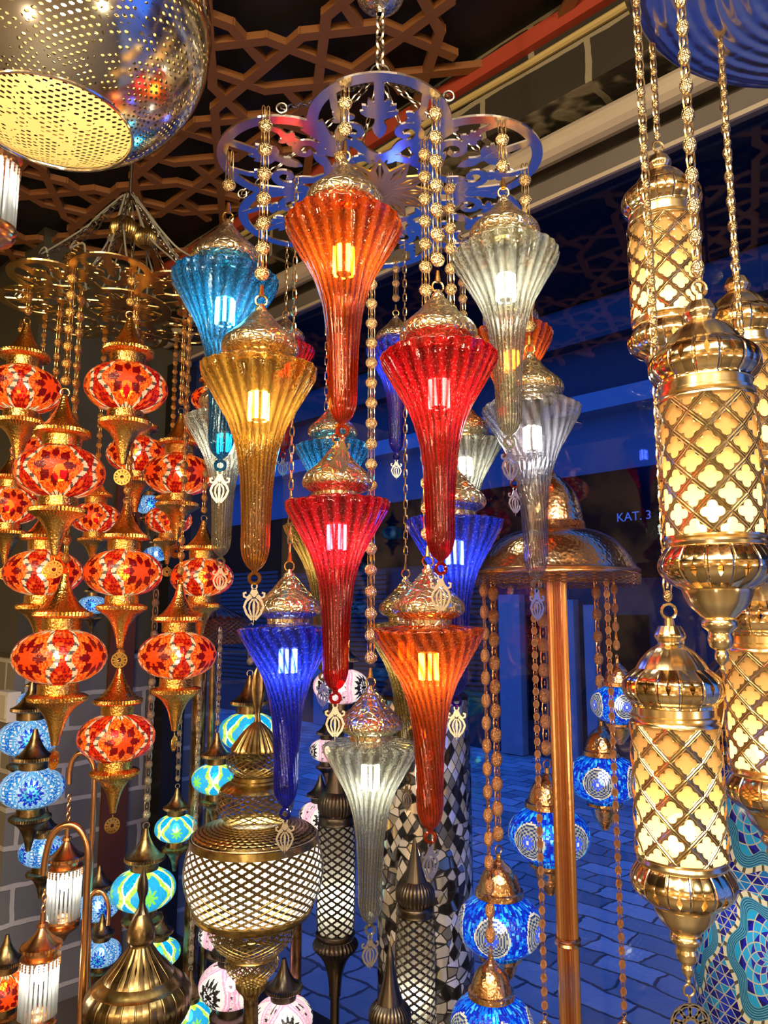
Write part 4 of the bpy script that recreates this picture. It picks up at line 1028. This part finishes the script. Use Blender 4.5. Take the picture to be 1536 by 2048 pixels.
# mirror mosaic column
T = Tree('mirror mosaic'); u, v = T.uv(); cv = T.vec(u*26, v*38, 0)
bandk = T.m('FRACT', u*3+v*3.3); cv2 = T.vec((u*30+v*24)*1.0, (u*30-v*24)*1.0, 3)
colA = T.vor(cv, 1, 'F1', 'Color', .9); eA = T.vor(cv, 1, 'DISTANCE_TO_EDGE', rnd=.9); colB = T.vor(cv2, 1, 'F1', 'Color', .15); eB = T.vor(cv2, 1, 'DISTANCE_TO_EDGE', rnd=.15)
sel = T.sock(T.ramp(T.noise(T.vec(u*7, v*5, 0), 1, 1, dist=1.2), (.49, 0), (.51, 1)))
cc = T.mix(sel, colA, colB); ee = T.mix(sel, eA, eB); k0, k1, k2 = T.xyz(cc)
tone = T.ramp(k0, (0, (.02, .02, .025)), (.24, (.16, .17, .18)), (.4, (.60, .58, .52)), (.55, (.95, .94, .90)), (.86, (.12, .22, .45)), (.93, (.82, .76, .5)), interp='CONSTANT')
geo = T.node('ShaderNodeNewGeometry').outputs['Normal']
va = T.node('ShaderNodeVectorMath', operation='ADD'); T.put(va.inputs[0], geo); vs_ = T.node('ShaderNodeVectorMath', operation='MULTIPLY_ADD'); T.put(vs_.inputs[0], cc); vs_.inputs[1].default_value = (.45, .45, .45); vs_.inputs[2].default_value = (-.22, -.22, -.22)
T.put(va.inputs[1], vs_.outputs[0]); nz = T.node('ShaderNodeVectorMath', operation='NORMALIZE'); T.put(nz.inputs[0], va.outputs[0])
gm = T.ramp(T.xyz(ee)[0], (.03, 0), (.07, 1))
s1 = T.bsdf(tone, T.sock(T.ramp(k1, (0, .85), (1, .3))), .15, nz.outputs[0]); s2 = T.bsdf((.01, .01, .01), 0, .5)
M['mirror_mosaic'] = T.done(T.mixs(gm, s2, s1))
S = Stand('mirror_mosaic_column', 'tall column lamp covered in black, white and mirror mosaic pieces', 'floor lamp', 850, 1750, 2.02)
S.part('column', [(1395, 88), (1500, 92), (1700, 95), (1900, 97), (2100, 97)], M['mirror_mosaic'], 72)
S.part('top_cap', [(1372, 2), (1378, 60), (1386, 84), (1395, 89)], M['dark_metal'], smooth=2)
zz = zat(2100, S.Y); ob('foot', lathe([(.13, zz), (.135, .05), (.15, .04), (.15, 0), (0, 0)], 48).mesh('foot', M['dark_metal']), S.e)

# copper dome lamp
S = Stand('copper_dome_floor_lamp', 'copper floor lamp with hammered double dome and fluted pole', 'floor lamp', 1112, 1150, 1.64)
S.part('upper_dome', [(938, .5), (950, 8), (960, 20), (978, 36), (1000, 47), (1024, 54), (1042, 57), (1046, 58)], M['copper_hammer'], 72)
S.part('upper_fringe', [(1046, 59), (1056, 60), (1062, 62)], M['pierce_copper'], 72)
S.part('lower_dome', [(1060, 58), (1066, 84), (1078, 108), (1095, 127), (1115, 143), (1134, 154), (1140, 158)], M['copper_hammer'], 96)
S.part('rim_band', [(1140, 159), (1143, 162), (1148, 160), (1152, 162)], M['copper'], 96)
S.part('fringe', [(1152, 161), (1172, 161)], M['pierce_copper'], 96, smooth=0)
S.part('underside', [(1150, 160), (1151, 60), (1152, 18)], M['copper'], 72, smooth=0)
S.pole('pole', 1153, 19, M['copper'], fl(24, .12)); S.disc_base(.2, M['copper'])
S.part('pole_collar', [(1873, 21), (1877, 26), (1882, 23), (1887, 26), (1891, 21)], M['copper'])
CZ = zat(1160, S.Y); CC = S.p
CG = 'blue mosaic lamps hanging from the copper dome'
def dome_lamp(px, py, w, t, lb, rz=0, st='pine_copper', low=True):
    return mosaic_lamp(px, py, w, 'night', lb, CG, 'dome', st, t=t, rz=rz, ros=False, bulb='led_white', ztop=CZ, low=low)
dome_lamp(1098, 1668, 162, 1.78, 'blue bead mosaic globe behind the fluted copper pole', .2)
dome_lamp(1207, 1556, 140, 1.74, 'blue mosaic globe with grey bead circles beside the gold lantern', .5)
dome_lamp(1238, 1408, 112, 1.70, 'blue mosaic globe under a copper cap, highest below the dome', .9)
dome_lamp(1000, 1848, 170, 1.55, 'blue mosaic globe in front of the mirror column edge', .6)
dome_lamp(984, 2048, 165, 1.48, 'blue mosaic globe at the bottom, capped with hammered copper', 1.1)
for px, py, w, t, lb in ((1092, 2110, 90, 1.49, 'blue mosaic globe on the long bead chain left of the pole'), (1252, 2110, 90, 1.62, 'blue mosaic globe on the long bead chain at the window')):
    dome_lamp(px, py, w, t, lb)

# second copper dome with twisted pole, far left of centre
S = Stand('pierced_dome_floor_lamp', 'small dark copper pierced dome lamp on a twisted pole, behind the red lamps', 'floor lamp', 428, 1250, 2.3)
S.part('ribbed_dome', [(1205, .5), (1212, 14), (1222, 36), (1232, 58), (1238, 66)], M['copper_dark'], 96, fl(34, .08))
S.part('pierced_band', [(1238, 67), (1250, 70), (1275, 70), (1288, 66)], pierced('pierced dark copper', (.50, .28, .16), 36, .012, .3, patina=(.15, .1, .06)), 72)
S2 = Stand('twisted_lamp_pole', 'twisted dark metal pole rising behind the bead chains', 'lamp stand', 395, 1500, 2.27)
S2.pole('pole', 1240, 13, M['bronze'], helix(6, .2, 34), twist=True); S2.disc_base(.07, M['bronze'])
S2.part('pole_top', [(1236, 3), (1240, 15), (1246, 14)], M['bronze'])
S3 = S; S3.pole('pole', 1288, 6, M['bronze']); S3.disc_base(.06, M['bronze'])
S = Stand('plain_lamp_pole', 'plain dark bronze pole beside the pierced brass bowls', 'lamp stand', 592, 1900, 2.0)
S.pole('pole', 1800, 11, M['copper_dark']); S.part('pole_top', [(1792, 2), (1798, 13), (1804, 12)], M['copper_dark']); S.disc_base(.06, M['copper_dark'])

# ------------------------------------------------------------------ gold cylinder lanterns
LAN = [(r*.0006667, -(y-1570)*.0006667) for y, r in []]
k_ = .06/90
def lrows(L): return [(h*k_, -(y-1570)*k_) for y, h in L]
tear = teardrops('pale gold with slots', (.92, .70, .36), 16, .0, .001, .14)
LM = {
 'crown': lathe(lrows([(1232, 0), (1234, 9), (1250, 10), (1252, 22), (1262, 27), (1272, 31), (1278, 27), (1286, 24)])+lrows(cr([(1290, 30), (1310, 46), (1326, 60), (1334, 68)], 3)), 48, fl(16, .04)).mesh('crown', M['gold_pale']),
}
def cr2(L, n=3): return [(b, a) for a, b in [(y, h) for h, y in cr([(h, y) for y, h in L], n)]]
def LP(L, n=3): return [(h*k_, -(y-1570)*k_) for h, y in cr([(h, y) for y, h in L], n)]
def LQ(L): return [(h*k_, -(y-1570)*k_) for y, h in L]
LM['crown'] = lathe(LQ([(1232, 0), (1234, 9), (1248, 10), (1250, 22)])+LP([(1252, 23), (1264, 29), (1272, 31), (1280, 26), (1287, 25), (1296, 38), (1308, 51), (1322, 62), (1336, 70)]), 64, fl(16, .03)).mesh('crown', M['gold_pale'])
def slotted(nm, vc):  # diamond slots round the bulge
    return teardrops(nm, (.92, .70, .36), 14, vc, .010, .12, .13)
LM['upper_flange'] = lathe(LP([(1336, 71), (1346, 84), (1358, 96), (1372, 100), (1386, 99), (1398, 92), (1406, 84), (1412, 84)], 4), 84).mesh('upper_flange', slotted('slotted gold upper', .030))
LM['upper_band'] = lathe(LQ([(1412, 84), (1414, 81), (1428, 81), (1431, 86), (1436, 86), (1438, 83), (1444, 88), (1448, 88)]), 64).mesh('upper_band', M['gold_pale'])
bul = lambda th, f, r, z: (r*(1+.022*np.abs(np.cos(th*9)*np.cos(z/.041*PI))), z)
LM['cylinder'] = lathe([(88*k_, -(1448+252*i/40-1570)*k_) for i in range(41)], 112, bul).mesh('cylinder', M['pierce_gold'])
LM['liner'] = lathe([(82*k_, -(1446-1570)*k_), (82*k_, -(1702-1570)*k_)], 48).mesh('liner', M['liner_gold'])
LM['lower_band'] = lathe(LQ([(1699, 89), (1703, 89), (1706, 84), (1712, 87), (1718, 85)]), 64).mesh('lower_band', M['gold_pale'])
LM['lower_flange'] = lathe(LP([(1718, 84), (1726, 90), (1742, 99), (1756, 101), (1770, 95), (1784, 80), (1796, 60)], 4), 84).mesh('lower_flange', slotted('slotted gold lower', .034))
LM['bowl'] = lathe(LP([(1796, 60), (1804, 58), (1822, 50), (1838, 36), (1846, 28)], 3), 60, fl(12, .03)).mesh('bowl', M['gold_pale'])
LM['finial'] = lathe(LP([(1846, 24), (1852, 30), (1862, 30), (1872, 20), (1884, 22), (1898, 18), (1904, 10), (1912, 12), (1922, 10), (1930, 4), (1938, 5), (1944, 0)], 3), 40).mesh('finial', M['gold_pale'])
M['led_lantern'] = emit('lantern bulb', (1, .82, .56), BULB*.62)
LBULB = ell(MB(), .022, .022, .030, 14, 10).mesh('bulb', M['led_lantern'])
DZ = 2.58
def lantern(px, py, w, label, style, rz, charm=True):
    """(px, py) is the middle of the pierced cylinder, w its width"""
    t = TFIX.get((px, py), F*.12/w); p = at_t(px, py, t)
    o = thing('gold_cylinder_lantern', label, 'hanging lantern', p, 'pierced gold cylinder lanterns under the hammered dish', rz, w*t/(F*.12))
    for k in ('crown', 'upper_flange', 'upper_band', 'cylinder', 'liner', 'lower_band', 'lower_flange', 'bowl', 'finial'): ob(k, LM[k], o)
    ob('bulb', LBULB, o, (0, 0, -.062), None, .9)
    z0 = (1570-1232)*k_
    hk = MB().ring((0, 0, z0+.008), .010, .0022); ob('hook', hk.mesh('hook', M['gold_pale']), o)
    chain(o, z0+.014, (DZ-p.z)/o.scale.x, style)
    if charm:
        z2 = -(1944-1570)*k_
        c_ = MB(); c_.ring((0, 0, z2-.006), .007, .0016); ob('charm_ring', c_.mesh('charm_ring', M['gold_pale']), o)
        ob('charm', ROSX, o, (0, 0, z2-.048))
    return o
lantern(1330, 545, 140, 'gold pierced cylinder lantern, highest, under the hammered dish', 'small', .2, False)
lantern(1420, 935, 194, 'largest gold pierced cylinder lantern, middle of the group', 'pine', .1, False)
lantern(1490, 810, 150, 'gold pierced lantern half hidden behind the largest one', 'pine', .5, False)
lantern(1356, 1572, 178, 'gold pierced cylinder lantern hanging lowest, glowing white', 'small', 0, True)
lantern(1534, 1412, 160, 'gold pierced lantern cut off by the picture edge', 'small', .4, False)
hd = thing('hammered_dish', 'large hammered silver dish that carries the gold lanterns', 'chandelier', (.74, .93, DZ))
T = Tree('hammered silver'); o_ = T.obj(); hh = T.vor(o_, 42, 'SMOOTH_F1'); x, y, z = T.xyz(o_); rad = T.m('SQRT', x*x+y*y)
M['dish'] = T.done(T.bsdf((.70, .68, .64), 1, .22, T.bump(T.m('ADD', T.m('SINE', rad*260)*.5, X(T, hh)), .5, .004)))
ob('dish', lathe(cr([(0, -.012), (.15, -.012), (.30, .0), (.36, .02), (.385, .06), (.39, .10)], 4), 96).mesh('dish', M['dish']), hd)
ob('dish_rim', MB().ring((0, 0, .10), .39, .006, 64, 8, 'z').mesh('dish_rim', M['silver']), hd)
ob('hanging_rod', MB().tube([(0, 0, -.01), (0, 0, H-DZ+.05)], .008, 8).mesh('rod', M['steel_chain']), hd)

# ------------------------------------------------------------------ giant blue mosaic lamp at the right
S = Stand('giant_mosaic_lamp', 'huge blue mosaic floor lamp with pierced bronze top at the right edge', 'floor lamp', 1545, 1700, 1.42)
S.part('bronze_cap', [(1285, 2), (1292, 42), (1305, 62), (1325, 84), (1342, 104), (1352, 112)], teardrops('slit bronze', (.50, .34, .18), 22, .06, .012, patina=(.25, .16, .08)), 84)
S.part('cap_ring', [(1352, 112), (1358, 117), (1366, 116), (1372, 110)], M['bronze'])
S.part('cap_body', [(1372, 110), (1400, 113), (1430, 121), (1446, 128)], teardrops('slit bronze body', (.50, .34, .18), 12, .045, .02, patina=(.25, .16, .08)), 84)
S.part('cap_collar', [(1446, 130), (1452, 138), (1490, 144), (1494, 146)], M['pierce_bronze'], 72, smooth=0)
S.part('cap_foot', [(1494, 148), (1498, 152), (1506, 152), (1514, 146)], M['copper_dark'])
T = Tree('blue star mosaic'); u, v = T.uv(); k1 = T.m('FRACT', u*5+.20); dx = (k1-.5)*2; dy = (T.m('FRACT', v/.25+.18)-.5)*2
rr = T.m('SQRT', dx*dx+dy*dy); ph = T.m('ARCTAN2', dy, dx)
a1 = dx*4+dy*4; a2 = dx*4-dy*4; a3 = dy*8
def edge(x, w_=.05): f_ = T.m('ABSOLUTE', T.m('FRACT', x)-.5); return f_ > (.5-w_)
gr = T.m('MAXIMUM', T.m('MAXIMUM', edge(a1), edge(a2)), edge(a3))
wn = T.node('ShaderNodeTexWhiteNoise'); T.put(wn.inputs['Vector'], T.vec(T.m('FLOOR', a1)+T.m('FLOOR', u*5+.2)*17, T.m('FLOOR', a2), T.m('FLOOR', a3)))
tri = T.ramp(wn.outputs['Value'], (0, (.004, .006, .16)), (.35, (.008, .03, .42)), (.7, (.008, .14, .42)), (.88, (.01, .26, .52)), interp='CONSTANT')
GRO = (.42, .40, .30)
c0 = T.mix(gr, tri, GRO)
wv = T.m('COSINE', ph*6)*.09+.80
b1 = rr < (wv+.08); b2 = rr < wv; b3 = rr < (wv-.20)
mirr = T.mix(T.m('GREATER_THAN', T.m('FRACT', ph*5.1), .3), (.08, .07, .05), (.62, .56, .38))
c1 = T.mix(b1, c0, mirr)
bd = T.mix(T.m('GREATER_THAN', T.m('FRACT', (rr-wv)*28), .4), (.008, .05, .16), (.06, .26, .38))
c2 = T.mix(b2, c1, bd)
sg = ph*(12/TAU); rs = rr*5.5; s_a = sg+rs; s_b = sg-rs
wn2 = T.node('ShaderNodeTexWhiteNoise'); T.put(wn2.inputs['Vector'], T.vec(T.m('FLOOR', s_a+.5)*0+T.m('FLOOR', rs*1.0), T.m('FLOOR', s_b)*0+T.m('MODULO', T.m('FLOOR', s_a)-T.m('FLOOR', s_b), 4), 3))
st_ = T.mix(T.m('MAXIMUM', edge(s_a, .06), edge(s_b, .06)), T.ramp(wn2.outputs['Value'], (0, (.006, .01, .30)), (.3, (.015, .30, .62)), (.62, (.004, .004, .12)), (.8, (.012, .28, .55)), interp='CONSTANT'), GRO)
c3 = T.mix(b3, c2, st_)
tl = T.sh('ShaderNodeBsdfTranslucent', c3); df = T.sh('ShaderNodeBsdfDiffuse', c3)
M['vase'] = T.done(T.mixs(T.m('MULTIPLY_ADD', T.fres(1.45), .8, .015, clamp=True), T.mixs(.5, tl, df), T.sh('ShaderNodeBsdfGlossy', (1, 1, 1), Roughness=.2)))
P = [(1514, 112), (1540, 128), (1600, 148), (1680, 152), (1750, 146), (1810, 138), (1860, 146), (1930, 160), (2020, 165), (2110, 150), (2200, 110)]
T = M['mosaic_dim']
S.part('mosaic_body', P, M['vase'], 96, None, 5, sharp=80)
zz = zat(2200, S.Y); ob('pedestal', lathe([(.10, zz), (.06, zz-.1), (.05, .2), (.16, .03), (.16, 0), (0, 0)], 48).mesh('pedestal', M['bronze']), S.e)
ob('bulb', ell(MB(), .024, .024, .03, 12, 8).mesh('bulb', M['led_white']), S.e, (0, 0, zat(1780, S.Y)))

# ------------------------------------------------------------------ glass-rod lamps and copper goosenecks
def rod_lamp(px, py, w, label, t, top_py, rows_h=1.0, group='glass-rod lamps', white=True):
    p = at_t(px, py, t); sc = w*t/F/.09
    o = thing('glass_rod_pendant_lamp', label, 'hanging lamp', p, group, 0, sc)
    cap_ = LQ2 = [(0, .150), (.006, .150), (.007, .128), (.013, .126), (.014, .118), (.009, .114)]+cr([(.010, .112), (.020, .098), (.034, .084), (.044, .076)], 3)+[(.049, .074), (.049, .066), (.040, .062), (.038, .050), (.047, .048), (.047, .044)]
    ob('upper_cap', lathe(cap_, 72, lambda th, f, r, z: (r*(1+(.03*np.cos(th*30) if r > .043 else 0)), z)).mesh('upper_cap', M['copper']), o)
    fr = MB()
    for k in range(26):
        a = TAU*k/26
        for q in range(3): ell(fr, .0022, .0022, .0032, 5, 4, (.0465*math.cos(a), .0465*math.sin(a), .040-q*.0062))
    ob('fringe', fr.mesh('fringe', M['copper']), o)
    rm = MB().tube([(0, 0, .045), (0, 0, -.095)], .0042, 8).mesh('glass_rod', M['rod'])
    for k in range(24):
        a = TAU*k/24; ob('glass_rod', rm, o, (.042*math.cos(a), .042*math.sin(a), 0))
    lo_ = [(.047, -.088), (.048, -.094), (.044, -.100), (.038, -.104)]+cr([(.046, -.108), (.040, -.118), (.022, -.130), (.010, -.146), (.004, -.156)], 3)+[(0, -.157)]
    ob('lower_cap', lathe(lo_, 48).mesh('lower_cap', M['copper']), o)
    ob('bulb', ell(MB(), .015, .015, .022, 10, 8).mesh('bulb', M['led_white']), o, (0, 0, .004))
    if top_py: 
        hk = MB(); zt_ = (zat(top_py, p.y)-p.z)/sc; link_run(hk, slack((0, 0, .15), (0, 0, zt_), max(2, int((zt_-.15)/.012)), 0), .0016, .005); ob('chain', hk.mesh('chain', M['copper']), o)
    return o
rod_lamp(129, 1768, 64, 'copper-capped glass-rod lamp hanging from the taller gooseneck', 2.0, 1590)
rod_lamp(79, 1952, 72, 'copper-capped glass-rod lamp, lower and nearer, at the left', 1.8, 1778)
rod_lamp(-12, 372, 88, 'glass-rod ceiling lamp at the left edge below the perforated globe', 1.15, None, group=None)
def gooseneck(label, pts, t, r, group='copper gooseneck lamp stands'):
    P = [at_t(x, y, t) for x, y in pts]; Y = P[0].y
    Q = []
    for (x, y) in pts:
        z = zat(y, Y); Q.append(Vector(((x-768)/F*tz(Y, z), Y, z)))
    C_ = []
    PP = [Q[0]]+Q+[Q[-1]]
    for i in range(1, len(PP)-2):
        p0, p1, p2, p3 = PP[i-1:i+3]
        for s_ in range(5):
            q = s_/5; C_.append(.5*(2*p1+(p2-p0)*q+(2*p0-5*p1+4*p2-p3)*q*q+(3*p1-p0-3*p2+p3)*q**3))
    C_.append(Q[-1]); base = Vector((Q[-1].x, Y, 0)); C_.append(Vector((Q[-1].x, Y, 0.02)))
    e = thing('gooseneck_stand', label, 'lamp stand', base, group)
    ob('tube', MB().tube([c-base for c in C_], r, 10).mesh('tube', M['copper']), e)
    ob('base', lathe([(0, .03), (.03, .02), (.042, .008), (.042, 0), (0, 0)], 40).mesh('base', M['copper']), e)
gooseneck('tall copper gooseneck stand with arch beside the lowest red globe', [(138, 1568), (140, 1540), (147, 1518), (160, 1506), (176, 1512), (187, 1532), (189, 1560), (186, 1650), (180, 1760), (176, 1900), (170, 2048)], 2.04, .0075)
gooseneck('copper gooseneck stand with low arch holding the nearer rod lamp', [(87, 1750), (92, 1710), (104, 1672), (125, 1652), (150, 1652), (168, 1672), (176, 1705), (174, 1780), (168, 1900), (160, 2048)], 1.84, .0085)
gooseneck('small copper gooseneck stand before the blue star globe', [(216, 1850), (217, 1810), (208, 1788), (196, 1782), (184, 1790), (179, 1812), (177, 1900), (172, 2048)], 1.95, .006)

# ------------------------------------------------------------------ perforated globe, top left
pc = at_t(122, 34, 1.03)
pg = thing('perforated_globe_pendant', 'big silver perforated globe lamp with open glowing bottom, top left', 'pendant lamp', pc)
R_ = .205
def bowl(R_, a1): return [(R_*math.sin(a), R_*math.cos(a)*(1.0 if math.cos(a) > 0 else .93)) for a in [.12+(a1-.12)*i/60 for i in range(61)]]
ob('shell', lathe(bowl(R_, 2.62), 128).mesh('shell', M['dots_out'], True, 80), pg)
ob('inner_lining', lathe(bowl(R_-.004, 2.62), 128).mesh('inner_lining', M['dots_in'], True, 80), pg)
zr = R_*math.cos(2.62)*.93; ob('rim', MB().ring((0, 0, zr), R_*math.sin(2.62), .0025, 64, 8, 'z').mesh('rim', M['silver']), pg)
ob('bulb', ell(MB(), .032, .032, .045, 14, 10).mesh('bulb', M['led_soft']), pg, (0, 0, .05))
ob('hanging_rod', MB().tube([(0, 0, R_*.98), (0, 0, H-pc.z+.05)], .006, 8).mesh('rod', M['steel_chain']), pg)
ob('top_cap', lathe([(0, R_*1.05), (.03, R_*1.03), (.035, R_*.97), (.025, R_*.98)], 32).mesh('top_cap', M['silver']), pg)
